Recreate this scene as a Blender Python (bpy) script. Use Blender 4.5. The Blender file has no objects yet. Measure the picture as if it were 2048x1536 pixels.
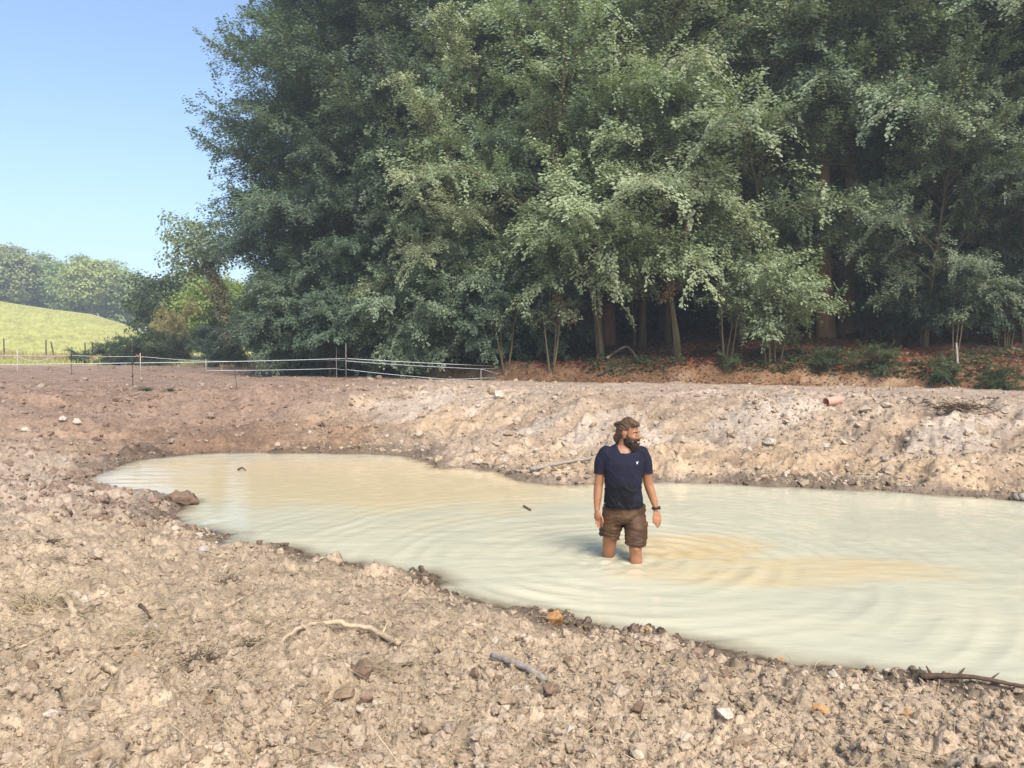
import bpy, bmesh, math, random
import numpy as np
from mathutils import Vector, Matrix, Euler, noise as mnoise

random.seed(7)
rng = np.random.default_rng(7)
S = bpy.context.scene
COL = S.collection
R = math.radians

# ------------------------------------------------------------------ camera
CAM_Z = 2.0
F = 1577.0                       # focal length in photo pixels (2048 wide)
TILT = math.atan(63.0 / F)       # the horizon lies 63 photo pixels above the centre
cam_d = bpy.data.cameras.new('camera')
cam_d.sensor_width = 36.0
cam_d.lens = 36.0 * F / 2048.0
cam_d.clip_start = 0.05
cam_d.clip_end = 4000.0
cam = bpy.data.objects.new('camera', cam_d)
cam.location = (0, 0, CAM_Z)
cam.rotation_euler = (math.pi / 2 - TILT, 0, 0)
COL.objects.link(cam)
S.camera = cam

# ------------------------------------------------------------------ sky, sun, exposure
SUN_EL, SUN_AZ = R(48), R(157)   # azimuth clockwise from the view direction (+Y)
world = bpy.data.worlds.new('World')
S.world = world
world.use_nodes = True
wn = world.node_tree
wn.nodes.clear()
w_out = wn.nodes.new('ShaderNodeOutputWorld')
w_bg = wn.nodes.new('ShaderNodeBackground')
w_sky = wn.nodes.new('ShaderNodeTexSky')
w_sky.sky_type = 'NISHITA'
w_sky.sun_disc = False
w_sky.sun_elevation = SUN_EL
w_sky.sun_rotation = SUN_AZ
w_sky.altitude = 100
w_sky.air_density = 1.0
w_sky.dust_density = 2.0
w_sky.ozone_density = 2.6
w_bg.inputs['Strength'].default_value = 0.135
wn.links.new(w_sky.outputs['Color'], w_bg.inputs['Color'])
wn.links.new(w_bg.outputs['Background'], w_out.inputs['Surface'])

sun_d = bpy.data.lights.new('sun', 'SUN')
sun_d.energy = 3.1
sun_d.angle = R(33)
sun_d.color = (1.0, 0.95, 0.87)
sun = bpy.data.objects.new('sun', sun_d)
_sd = Vector((math.sin(SUN_AZ) * math.cos(SUN_EL), math.cos(SUN_AZ) * math.cos(SUN_EL), math.sin(SUN_EL)))
sun.rotation_euler = _sd.to_track_quat('Z', 'Y').to_euler()
sun.location = (30, -20, 40)
COL.objects.link(sun)

S.view_settings.view_transform = 'Standard'
S.view_settings.look = 'None'
S.view_settings.gamma = 1.0
S.view_settings.exposure = 0.95
S.view_settings.use_curve_mapping = False
S.render.engine = 'CYCLES'
S.cycles.use_denoising = True
S.cycles.max_bounces = 8
S.cycles.transparent_max_bounces = 8

# ------------------------------------------------------------------ helpers
def ray(px, py):
    x = (px - 1024.0) / F
    y = -(py - 768.0) / F
    c, s = math.cos(TILT), math.sin(TILT)
    return (x, c + y * s, -s + y * c)

def at_z(px, py, z=0.0):
    d = ray(px, py)
    t = (z - CAM_Z) / d[2]
    return (d[0] * t, d[1] * t)

def at_y(px, py, Y):
    d = ray(px, py)
    t = Y / d[1]
    return Vector((d[0] * t, Y, CAM_Z + d[2] * t))

def link(o, parent=None):
    COL.objects.link(o)
    if parent is not None:
        o.parent = parent
    return o

def tag(o, label=None, cat=None, group=None, kind=None):
    if label: o['label'] = label
    if cat: o['category'] = cat
    if group: o['group'] = group
    if kind: o['kind'] = kind
    return o

def empty(name, loc=(0, 0, 0), rz=0.0):
    o = bpy.data.objects.new(name, None)
    o.empty_display_size = 0.2
    o.location = loc
    o.rotation_euler = (0, 0, rz)
    return link(o)

def mesh_np(name, verts, faces, mat=None, parent=None, smooth=False):
    """one mesh object; faces: an (n,k) int array or a list of such arrays"""
    me = bpy.data.meshes.new(name)
    verts = np.asarray(verts, np.float32).reshape(-1, 3)
    if isinstance(faces, np.ndarray):
        faces = [faces]
    faces = [np.asarray(f, np.int32) for f in faces if len(f)]
    me.vertices.add(len(verts))
    me.vertices.foreach_set('co', verts.ravel())
    nl = sum(f.size for f in faces)
    npoly = sum(len(f) for f in faces)
    me.loops.add(nl)
    me.loops.foreach_set('vertex_index', np.concatenate([f.ravel() for f in faces]))
    tot = np.concatenate([np.full(len(f), f.shape[1], np.int32) for f in faces])
    start = np.concatenate([[0], np.cumsum(tot)[:-1]]).astype(np.int32)
    me.polygons.add(npoly)
    me.polygons.foreach_set('loop_start', start)
    me.update(calc_edges=True)
    me.validate()
    if smooth:
        me.polygons.foreach_set('use_smooth', np.ones(len(me.polygons), bool))
    if mat is not None:
        me.materials.append(mat)
    o = bpy.data.objects.new(name, me)
    link(o, parent)
    return o

def set_attr(me, name, data, kind='FLOAT', domain='POINT'):
    a = me.attributes.new(name, kind, domain)
    key = {'FLOAT': 'value', 'FLOAT_COLOR': 'color', 'FLOAT_VECTOR': 'vector'}[kind]
    a.data.foreach_set(key, np.asarray(data, np.float32).ravel())

class MB:
    """collects vertices and quads for one mesh"""
    def __init__(self):
        self.v, self.q, self.t, self.n = [], [], [], 0
    def add(self, v, q=None, t=None):
        v = np.asarray(v, float).reshape(-1, 3)
        if q is not None and len(q): self.q.append(np.asarray(q) + self.n)
        if t is not None and len(t): self.t.append(np.asarray(t) + self.n)
        self.v.append(v); self.n += len(v)
    def tube(self, pts, rad, k=6, cap=True, squash=None):
        pts = np.asarray(pts, float); m = len(pts)
        rad = np.broadcast_to(np.asarray(rad, float), (m,))
        tan = np.gradient(pts, axis=0)
        tan /= np.linalg.norm(tan, axis=1)[:, None] + 1e-9
        ref = np.array([0.0, 0.0, 1.0]) if abs(tan[0][2]) < 0.8 else np.array([1.0, 0.0, 0.0])
        ang = np.arange(k) * 2 * math.pi / k
        rings = []
        u = np.cross(tan[0], ref); u /= np.linalg.norm(u) + 1e-9
        for i in range(m):
            u = u - tan[i] * np.dot(u, tan[i]); u /= np.linalg.norm(u) + 1e-9
            w = np.cross(tan[i], u)
            a, b = (1.0, 1.0) if squash is None else squash
            rings.append(pts[i] + rad[i] * (a * np.cos(ang)[:, None] * u + b * np.sin(ang)[:, None] * w))
        V = np.concatenate(rings)
        i = np.arange(m - 1)[:, None] * k; j = np.arange(k)[None, :]; jn = (j + 1) % k
        Q = np.stack([i + j, i + jn, i + k + jn, i + k + j], -1).reshape(-1, 4)
        T = []
        if cap:
            V = np.concatenate([V, pts[:1], pts[-1:]])
            c0, c1 = m * k, m * k + 1
            T = [[c0, (a + 1) % k, a] for a in range(k)] + [[c1, (m - 1) * k + a, (m - 1) * k + (a + 1) % k] for a in range(k)]
        self.add(V, Q, T)
    def box(self, c, s, rz=0.0):
        c = np.asarray(c, float); s = np.asarray(s, float) / 2
        p = np.array([[x, y, z] for z in (-1, 1) for y in (-1, 1) for x in (-1, 1)], float) * s
        co, si = math.cos(rz), math.sin(rz)
        p = np.stack([p[:, 0] * co - p[:, 1] * si, p[:, 0] * si + p[:, 1] * co, p[:, 2]], 1) + c
        self.add(p, [[0, 2, 3, 1], [4, 5, 7, 6], [0, 1, 5, 4], [2, 6, 7, 3], [0, 4, 6, 2], [1, 3, 7, 5]])
    def ellipsoid(self, c, r, nu=12, nv=8, rot=None):
        th = np.linspace(0, math.pi, nv + 1)[1:-1]; ph = np.arange(nu) * 2 * math.pi / nu
        P = [np.array([[0, 0, 1.0]])]
        for t in th:
            P.append(np.stack([np.sin(t) * np.cos(ph), np.sin(t) * np.sin(ph), np.full(nu, np.cos(t))], 1))
        P.append(np.array([[0, 0, -1.0]]))
        P = np.concatenate(P) * np.asarray(r, float)
        if rot is not None:
            P = P @ np.array(rot.to_3x3() if hasattr(rot, 'to_3x3') else rot).T
        n = len(th); T, Q = [], []
        for a in range(nu):
            b = (a + 1) % nu
            T.append([0, 1 + a, 1 + b])
            T.append([1 + n * nu, 1 + (n - 1) * nu + b, 1 + (n - 1) * nu + a])
            for r_ in range(n - 1):
                Q.append([1 + r_ * nu + a, 1 + (r_ + 1) * nu + a, 1 + (r_ + 1) * nu + b, 1 + r_ * nu + b])
        self.add(P + np.asarray(c, float), Q, T)
    def build(self, name, mat=None, parent=None, smooth=True):
        fs = []
        if self.q: fs.append(np.concatenate([np.asarray(a, np.int32).reshape(-1, 4) for a in self.q]))
        if self.t: fs.append(np.concatenate([np.asarray(a, np.int32).reshape(-1, 3) for a in self.t]))
        return mesh_np(name, np.concatenate(self.v), fs, mat, parent, smooth)

# ---- numpy noise
def _h(ix, iy, seed):
    n = (ix.astype(np.int64) * 374761393 + iy.astype(np.int64) * 668265263 + seed * 974634777) & 0xFFFFFFFF
    n = ((n ^ (n >> 13)) * 1274126177) & 0xFFFFFFFF
    n = n ^ (n >> 16)
    return (n & 0xFFFFFF) / float(0xFFFFFF)

def vnoise(x, y, seed=0):
    xi, yi = np.floor(x), np.floor(y)
    fx, fy = x - xi, y - yi
    fx = fx * fx * fx * (fx * (fx * 6 - 15) + 10); fy = fy * fy * fy * (fy * (fy * 6 - 15) + 10)
    a = _h(xi, yi, seed); b = _h(xi + 1, yi, seed); c = _h(xi, yi + 1, seed); d = _h(xi + 1, yi + 1, seed)
    return (a * (1 - fx) + b * fx) * (1 - fy) + (c * (1 - fx) + d * fx) * fy - 0.5

def fbm(x, y, s, octv=4, seed=0, gain=0.5):
    t = 0.0; a = 1.0; f = 1.0 / s
    for i in range(octv):
        c, sn = math.cos(i * 1.3), math.sin(i * 1.3)
        t = t + a * vnoise((x * c - y * sn) * f + 17.3 * i, (x * sn + y * c) * f - 9.1 * i, seed + i)
        a *= gain; f *= 2.03
    return t

def clods(x, y, s, seed=0, dens=0.7):
    """round lumps of random size: a field of half-buried balls"""
    X, Y = x / s, y / s
    xi, yi = np.floor(X), np.floor(Y)
    out = np.zeros_like(X)
    for dx in (-1, 0, 1):
        for dy in (-1, 0, 1):
            cx, cy = xi + dx, yi + dy
            r = 0.22 + 0.5 * _h(cx, cy, seed + 3) ** 2
            on = _h(cx, cy, seed + 4) < dens
            px = cx + 0.5 + 0.8 * (_h(cx, cy, seed) - 0.5); py = cy + 0.5 + 0.8 * (_h(cx, cy, seed + 1) - 0.5)
            d2 = ((X - px) ** 2 + (Y - py) ** 2) / (r * r)
            hgt = np.where(on, np.sqrt(np.clip(1 - d2, 0, 1)) * r, 0)
            out = np.maximum(out, hgt)
    return out * s

def sstep(a, b, x):
    t = np.clip((x - a) / (b - a), 0, 1)
    return t * t * (3 - 2 * t)

# ---- materials
def new_mat(name):
    m = bpy.data.materials.new(name); m.use_nodes = True
    nt = m.node_tree; nt.nodes.clear()
    out = nt.nodes.new('ShaderNodeOutputMaterial')
    return m, nt, out

def nd(nt, kind, **kw):
    n = nt.nodes.new(kind)
    for k, v in kw.items():
        if k in n.inputs: n.inputs[k].default_value = v
        else: setattr(n, k, v)
    return n

def noise_node(nt, scale, detail=4, rough=0.55, vec=None, dist=0.0):
    n = nt.nodes.new('ShaderNodeTexNoise')
    n.inputs['Scale'].default_value = scale; n.inputs['Detail'].default_value = detail
    n.inputs['Roughness'].default_value = rough; n.inputs['Distortion'].default_value = dist
    if vec is not None: nt.links.new(vec, n.inputs['Vector'])
    return n

def ramp(nt, fac, stops):
    r = nt.nodes.new('ShaderNodeValToRGB')
    el = r.color_ramp.elements
    while len(el) < len(stops): el.new(0.5)
    for e, (p, c) in zip(el, stops):
        e.position = p; e.color = (*c, 1) if len(c) == 3 else c
    nt.links.new(fac, r.inputs['Fac'])
    return r

def mixc(nt, fac, a, b, mode='MIX'):
    m = nt.nodes.new('ShaderNodeMix'); m.data_type = 'RGBA'; m.blend_type = mode
    for sock, val in ((m.inputs[0], fac), (m.inputs[6], a), (m.inputs[7], b)):
        if hasattr(val, 'links') or isinstance(val, bpy.types.NodeSocket): nt.links.new(val, sock)
        elif isinstance(val, (int, float)): sock.default_value = val
        else: sock.default_value = (*val, 1)
    return m.outputs[2]

def bump(nt, height, strength, dist, normal=None):
    b = nt.nodes.new('ShaderNodeBump')
    b.inputs['Strength'].default_value = strength; b.inputs['Distance'].default_value = dist
    nt.links.new(height, b.inputs['Height'])
    if normal is not None: nt.links.new(normal, b.inputs['Normal'])
    return b.outputs['Normal']

def simple_mat(name, col, rough=0.8, var=0.25, scale=8.0, bmp=0.0, spec=0.3, rnd=0.0, coord='Object'):
    """one base colour with grain, optional relief and per-object variation"""
    m, nt, out = new_mat(name)
    p = nd(nt, 'ShaderNodeBsdfPrincipled', Roughness=rough)
    p.inputs['Specular IOR Level'].default_value = spec
    tc = nt.nodes.new('ShaderNodeTexCoord')
    n = noise_node(nt, scale, 5, 0.6, tc.outputs[coord])
    lo = tuple(c * (1 - var) for c in col); hi = tuple(min(1, c * (1 + var)) for c in col)
    c = ramp(nt, n.outputs['Fac'], [(0.3, lo), (0.7, hi)]).outputs['Color']
    if rnd:
        oi = nt.nodes.new('ShaderNodeObjectInfo')
        mr = nd(nt, 'ShaderNodeMapRange'); nt.links.new(oi.outputs['Random'], mr.inputs['Value'])
        mr.inputs['To Min'].default_value = 1 - rnd; mr.inputs['To Max'].default_value = 1 + rnd
        hsv = nd(nt, 'ShaderNodeHueSaturation'); nt.links.new(mr.outputs['Result'], hsv.inputs['Value'])
        nt.links.new(c, hsv.inputs['Color']); c = hsv.outputs['Color']
    nt.links.new(c, p.inputs['Base Color'])
    if bmp:
        nt.links.new(bump(nt, n.outputs['Fac'], 0.7, bmp), p.inputs['Normal'])
    nt.links.new(p.outputs['BSDF'], out.inputs['Surface'])
    return m
# ================================================================== terrain shape
NEAR = [(170,962),(196,974),(240,985),(300,992),(345,998),(372,1004),(350,1012),(335,1030),(352,1045),(372,1058),(420,1066),(462,1070),
        (458,1078),(440,1086),(480,1092),(520,1098),(570,1104),(590,1112),(620,1120),(660,1130),(700,1132),(745,1142),(800,1150),(842,1150),(866,1166),
        (850,1180),(880,1190),(930,1202),(985,1216),(1060,1226),(1110,1240),(1190,1262),(1290,1278),(1340,1286),(1450,1308),(1560,1330),
        (1640,1338),(1700,1345),(1840,1368),(2048,1398),(2300,1440),(2600,1470)]
FAR = [(2700,1050),(2400,1030),(2048,1000),(1900,990),(1760,980),(1600,974),(1450,966),(1300,962),(1200,968),(1130,969),(1060,962),(1030,950),
       (960,937),(880,935),(868,927),(830,915),(780,908),(640,905),(450,905),(330,912),(250,925),(205,942)]
POND = np.array([at_z(*p) for p in NEAR + FAR])

def poly_sd(x, y):
    """signed distance to the shoreline: negative over the water"""
    x = np.asarray(x, float); y = np.asarray(y, float)
    d2 = np.full(x.shape, 1e12); inside = np.zeros(x.shape, bool)
    n = len(POND)
    for i in range(n):
        ax, ay = POND[i]; bx, by = POND[(i + 1) % n]
        ex, ey = bx - ax, by - ay
        t = np.clip(((x - ax) * ex + (y - ay) * ey) / (ex * ex + ey * ey), 0, 1)
        d2 = np.minimum(d2, (x - ax - t * ex) ** 2 + (y - ay - t * ey) ** 2)
        c = ((ay > y) != (by > y)) & (x < (bx - ax) * (y - ay) / (by - ay + 1e-12) + ax)
        inside ^= c
    return np.where(inside, -1, 1) * np.sqrt(d2)

# foot of the cut earth bank below the wood
BANK = np.array([(-40.0, 62.0), (-16.0, 48.0), (-10.5, 40.5), (-7.2, 35.0), (-3.6, 30.4), (0.0, 27.2), (3.6, 25.2), (7.2, 23.9), (13.3, 21.0), (20.0, 18.5), (60.0, 2.0)])
def bank_d(x, y):
    """distance behind the foot of the cut bank (positive towards the wood)"""
    yb = np.interp(x, BANK[:, 0], BANK[:, 1])
    return (y - yb) * 0.87

def field_h(x, y):
    """the grassy hill beyond the pond, highest to the left"""
    r = np.hypot(x, y); px = 1024 + F * x / np.maximum(y, 1.0)
    pxc = np.where(y > 5, px, -3000)
    crest = np.interp(pxc, [-3000, -600, -200, 0, 100, 185, 250, 320, 400, 480, 800, 3000], [13.0, 11.5, 10.2, 9.2, 8.2, 7.5, 6.0, 3.6, 2.6, 2.2, 2.2, 4.0])
    t = sstep(58, 150, r)
    return np.maximum(crest - 1.3, 0) * t - 0.4 * sstep(170, 500, r) * 0

def h_base(x, y):
    x = np.asarray(x, float); y = np.asarray(y, float)
    sd = poly_sd(x, y)
    r = np.hypot(x, y)
    far = sstep(4.0, 13.0, y + 0.35 * np.maximum(-x - 3.0, 0))
    plate = 0.50 + 0.52 * far + 0.28 * sstep(24, 60, r)
    W = 3.6 + 1.6 * far + 1.5 * sstep(-2, -9, x) * far
    t = np.clip(sd / W, 0, 1)
    prof_near = 1 - (1 - t) ** 1.8
    prof_far = np.interp(t, [0, .12, .4, .62, .8, 1], [0, .16, .36, .72, .95, 1.0])
    prof = prof_near * (1 - far) + prof_far * far
    h = plate * prof
    # under water
    h = np.where(sd < 0, -0.5 * (1 - np.exp(sd / 0.9)), h)
    # raised ground off to the left
    h = h + 0.35 * sstep(0.5, 6, sd) * sstep(-5, -14, x) * sstep(24, 12, y)
    # cut bank and forest floor
    b = bank_d(x, y)
    fade = sstep(-11.5, -6.5, x)
    wob = 0.35 * fbm(x, y, 2.2, 3, 41)
    cut = sstep(-0.1, 0.65, b + wob)
    rise = np.maximum(b - 0.5, 0)
    right = sstep(2, 9, x)
    h = h + cut * (0.52 * fade + 0.10 * (1 - fade)) + np.minimum(rise, 30) * (0.105 + 0.06 * right) * sstep(-16, -4, x) + np.minimum(rise, 30) * 0.02
    h = h + field_h(x, y)
    return h

def ground_noise(x, y, sd, detail=True):
    r = np.hypot(x, y)
    dry = sstep(-0.35, 0.5, sd)
    b = bank_d(x, y)
    h = 0.05 * fbm(x, y, 1.6, 3, 5) * dry
    # big lumps on the banks
    farb = sstep(7.5, 11, y) * sstep(34, 24, r) * sstep(1.0, -0.5, b)
    # rills and blade marks that run down the far slope at a slant
    c, s = math.cos(R(38)), math.sin(R(38))
    u, v = x * c + y * s, -x * s + y * c
    rill = fbm(u * 0.28, v, 0.9, 4, 11)
    slope = sstep(0.05, 0.8, sd) * sstep(6.5, 4.2, sd)
    h = h - farb * slope * 0.16 * (1 - np.abs(2 * fbm(u * 0.22, v, 1.0, 3, 17)).clip(0, 1)) ** 5
    flat = 1 - 0.65 * sstep(0.02, 0.25, fbm(u * 0.45, v, 1.5, 4, 131) + 0.35 * sstep(2, 8, x) - 0.25 * sstep(-1, -7, x)) * sstep(1.2, 2.3, sd) * sstep(5.4, 4.0, sd)
    h = h + farb * slope * 0.19 * rill * (0.4 + 0.6 * flat) + flat * farb * slope * 0.09 * np.abs(fbm(x, y, 0.8, 4, 19))
    h = h + farb * 0.10 * fbm(x, y, 0.5, 3, 15) * (0.25 + 0.75 * slope)
    h = h + 0.22 * np.abs(fbm(x, y, 0.9, 4, 23)) * sstep(-0.15, 0.3, b) * sstep(1.3, 0.5, b) * sstep(-12, -6, x)
    h = h + 0.12 * fbm(x, y, 1.2, 4, 29) * sstep(0.6, 2.0, b) * sstep(-12, -4, x)
    if detail:
        patch = sstep(-0.25, 0.22, fbm(x, y, 1.1, 3, 61))
        near = sstep(26, 12, r) * dry
        lump = clods(x, y, 0.16, 71, 0.5) * patch + 0.9 * clods(x + 3.1, y - 1.7, 0.075, 81, 0.75) + 1.0 * clods(x - 2.2, y + 0.4, 0.034, 91, 0.85)
        h = h + near * (0.80 * lump + 0.032 * fbm(x, y, 0.05, 4, 33, 0.6) + 0.03 * np.abs(fbm(x, y, 0.28, 4, 37)))
        fz = farb * sstep(0.05, 0.4, sd) * sstep(8, 6, sd)
        h = h + fz * flat * (0.40 * clods(x, y, 0.42, 75, 0.5) * sstep(-0.2, 0.2, fbm(x, y, 1.4, 3, 76)) + 0.45 * clods(x + 1, y, 0.2, 77, 0.6) + 0.05 * np.abs(fbm(x, y, 0.25, 3, 78)))
        h = h + sstep(14, 24, r) * sstep(90, 40, r) * 0.05 * fbm(x, y, 0.5, 3, 47)
    # crumbly uneven waterline
    edge = np.exp(-(sd / 0.28) ** 2)
    h = h + edge * (0.10 * fbm(x, y, 0.42, 4, 53, 0.6) + 0.012)
    return h

def h_full(x, y, detail=True):
    x = np.asarray(x, float); y = np.asarray(y, float)
    return h_base(x, y) + ground_noise(x, y, poly_sd(x, y), detail)

def gz(x, y):
    return float(h_full(np.array([x]), np.array([y]))[0])

def gpx(px, py, lo=2.2, hi=120.0):
    """the ground point seen at a photo pixel"""
    d = np.array(ray(px, py))
    t = np.geomspace(lo, hi, 1500)
    P = d[None, :] * t[:, None] + np.array([0, 0, CAM_Z])
    below = P[:, 2] < np.maximum(h_full(P[:, 0], P[:, 1], False), 0.0)
    i = int(np.argmax(below)) if below.any() else len(t) - 1
    return Vector((P[i, 0], P[i, 1], gz(P[i, 0], P[i, 1])))

# ------------------------------------------------------------------ the sheet
az = np.concatenate([np.linspace(-180, -44, 26, endpoint=False), np.linspace(-44, -36.5, 16, endpoint=False),
                     np.linspace(-36.5, 36.5, 720), np.linspace(36.5, 44, 17)[1:], np.linspace(44, 180, 27)[1:-1]])
az = np.radians(az)
rr = [0.25, 0.6, 1.0, 1.4, 1.8]
r_ = 2.1
while r_ < 1500:
    rr.append(r_)
    k = np.interp(r_, [2, 6, 14, 30, 60, 200, 400], [0.0034, 0.0042, 0.0052, 0.006, 0.016, 0.03, 0.12])
    r_ *= 1 + k
rr = np.array(rr)
NA, NR = len(az), len(rr)
A_, R_ = np.meshgrid(az, rr)
gx, gy = (np.sin(A_) * R_).ravel(), (np.cos(A_) * R_).ravel()
g_sd = poly_sd(gx, gy)
ghz = h_base(gx, gy) + ground_noise(gx, gy, g_sd)
i = np.arange(NR - 1)[:, None] * NA; j = np.arange(NA)[None, :]; jn = (j + 1) % NA
gq = np.stack([i + j, i + NA + j, i + NA + jn, i + jn], -1).reshape(-1, 4)
# close the middle under the camera
gv = np.stack([gx, gy, ghz], 1)
gv = np.concatenate([gv, [[0, 0, ghz[:NA].mean()]]])
gt = np.stack([np.full(NA, NR * NA), np.arange(NA), (np.arange(NA) + 1) % NA], 1)

# albedo of the soil, zone by zone
def soil_colour(x, y, sd, h):
    n = len(x)
    r = np.hypot(x, y); b = bank_d(x, y)
    def L(a, c, m):
        return a * (1 - m[:, None]) + np.array(c)[None, :] * m[:, None]
    col = np.tile(np.array([[0.405, 0.310, 0.212]]), (n, 1))
    far = sstep(7.0, 10.5, y + 0.3 * np.maximum(-x - 4, 0))
    big = fbm(x, y, 3.0, 4, 101); mid = fbm(x, y, 0.9, 4, 111); fine = fbm(x, y, 0.25, 3, 121)
    # far slope: ochre lower, pale grey clay faces higher, pinkish crumb on top
    col = L(col, (0.36, 0.272, 0.195), far)
    c, s = math.cos(R(38)), math.sin(R(38)); u, v = x * c + y * s, -x * s + y * c
    pale = sstep(0.02, 0.25, fbm(u * 0.45, v, 1.5, 4, 131) + 0.35 * sstep(2, 8, x) - 0.25 * sstep(-1, -7, x)) * far * sstep(1.2, 2.3, sd) * sstep(5.4, 4.0, sd)
    ochre = sstep(-0.15, 0.3, mid + big) * far * sstep(4.2, 1.5, sd) * sstep(0.0, 0.3, sd)
    col = L(col, (0.42, 0.30, 0.18), 0.6 * ochre)
    col = L(col, (0.45, 0.37, 0.295), 0.75 * pale)
    crack = (1 - np.abs(2 * fbm(u * 0.22, v, 1.0, 3, 17)).clip(0, 1)) ** 6 * far * sstep(0.3, 0.9, sd) * sstep(6, 4.5, sd)
    col = L(col, (0.20, 0.135, 0.085), 0.65 * crack)
    top = far * sstep(4.6, 6.2, sd)
    col = L(col, (0.345, 0.262, 0.205), 0.8 * top)
    # browner, redder soil at the back of the left bay and on the plateau behind it
    brown = sstep(-1.5, -6, x + 1.5 * big) * sstep(13, 17, y) * sstep(75, 40, r)
    col = L(col, (0.235, 0.155, 0.11), 0.85 * brown)
    bay = sstep(-1.5, -3.5, x) * sstep(12.5, 15, y) * sstep(3.6, 1.0, sd) * sstep(-9.5, -7, x)
    col = L(col, (0.175, 0.105, 0.062), 0.75 * bay * (0.6 + 0.8 * sstep(-.2, .2, mid)).clip(0, 1))
    # left bank greyer
    greyl = sstep(-3.5, -6.5, x) * sstep(15, 11, y)
    col = L(col, (0.38, 0.30, 0.235), 0.7 * greyl)
    # orange cut face, forest floor, grass
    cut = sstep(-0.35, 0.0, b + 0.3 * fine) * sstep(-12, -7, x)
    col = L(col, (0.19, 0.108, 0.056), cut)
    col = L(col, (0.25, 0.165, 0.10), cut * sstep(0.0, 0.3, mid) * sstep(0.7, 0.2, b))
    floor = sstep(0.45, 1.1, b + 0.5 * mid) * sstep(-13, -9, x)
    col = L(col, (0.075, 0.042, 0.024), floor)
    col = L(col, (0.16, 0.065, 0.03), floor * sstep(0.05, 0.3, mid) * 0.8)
    field = sstep(51, 57, r + 3 * big) * sstep(-6, -9, x + 0.12 * (y - 50) * 0)
    col = L(col, (0.40, 0.39, 0.125), field)
    dryg = sstep(49, 53, r + 2 * mid) * sstep(66, 60, r + 6 * big) * sstep(-15, -18, x)
    col = L(col, (0.36, 0.28, 0.12), 0.75 * dryg)
    # damp rim of the pond
    wet = sstep(0.50, 0.08, sd + 0.45 * mid + 0.15 * fine)
    wetf = wet * (0.85 * (1 - 0.35 * far))
    col = L(col, (0.085, 0.060, 0.040), wetf)
    col = col * (1 + 0.38 * fine + 0.25 * mid)[:, None]
    return np.clip(col, 0.012, 0.7), wet, np.clip(field, 0, 1)
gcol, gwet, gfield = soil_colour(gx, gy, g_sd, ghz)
# values for the middle vertex: first soil colour, not wet, no field
gcol = np.concatenate([gcol, gcol[:1]]); gwet = np.append(gwet, 0); gfield = np.append(gfield, 0)

def ground_mat():
    m, nt, out = new_mat('soil')
    p = nd(nt, 'ShaderNodeBsdfPrincipled', Roughness=0.95)
    p.inputs['Specular IOR Level'].default_value = 0.25
    at = nd(nt, 'ShaderNodeAttribute', attribute_name='soil')
    wet = nd(nt, 'ShaderNodeAttribute', attribute_name='wet')
    geo = nt.nodes.new('ShaderNodeNewGeometry')
    pos = geo.outputs['Position']
    n1 = noise_node(nt, 14, 6, 0.65, pos)
    n2 = noise_node(nt, 90, 4, 0.6, pos)
    v1 = nd(nt, 'ShaderNodeTexVoronoi', Scale=28.0); nt.links.new(pos, v1.inputs['Vector'])
    g1 = ramp(nt, n1.outputs['Fac'], [(0.28, (0.62, 0.60, 0.58)), (0.5, (1, 1, 1)), (0.72, (1.32, 1.30, 1.28))])
    c = mixc(nt, 1.0, at.outputs['Color'], g1.outputs['Color'], 'MULTIPLY')
    g2 = ramp(nt, n2.outputs['Fac'], [(0.3, (0.75, 0.74, 0.73)), (0.7, (1.22, 1.22, 1.22))])
    c = mixc(nt, 0.8, c, g2.outputs['Color'], 'MULTIPLY')
    g3 = ramp(nt, v1.outputs['Color'], [(0.0, (0.85, 0.83, 0.8)), (0.8, (1.0, 1, 1)), (1.0, (1.4, 1.4, 1.42))])
    c = mixc(nt, 0.7, c, g3.outputs['Color'], 'MULTIPLY')
    nt.links.new(c, p.inputs['Base Color'])
    rg = nd(nt, 'ShaderNodeMapRange'); nt.links.new(wet.outputs['Fac'], rg.inputs['Value'])
    rg.inputs['To Min'].default_value = 0.95; rg.inputs['To Max'].default_value = 0.42
    nt.links.new(rg.outputs['Result'], p.inputs['Roughness'])
    add = nd(nt, 'ShaderNodeMath', operation='ADD'); nt.links.new(n1.outputs['Fac'], add.inputs[0])
    mul = nd(nt, 'ShaderNodeMath', operation='MULTIPLY'); nt.links.new(n2.outputs['Fac'], mul.inputs[0]); mul.inputs[1].default_value = 0.4
    nt.links.new(mul.outputs[0], add.inputs[1])
    nt.links.new(bump(nt, add.outputs[0], 0.9, 0.03), p.inputs['Normal'])
    nt.links.new(p.outputs['BSDF'], out.inputs['Surface'])
    return m
M_SOIL = ground_mat()
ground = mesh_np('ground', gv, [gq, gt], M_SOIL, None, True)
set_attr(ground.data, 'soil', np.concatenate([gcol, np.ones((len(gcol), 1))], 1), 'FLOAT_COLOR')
set_attr(ground.data, 'wet', gwet)
tag(ground, kind='structure')

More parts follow.
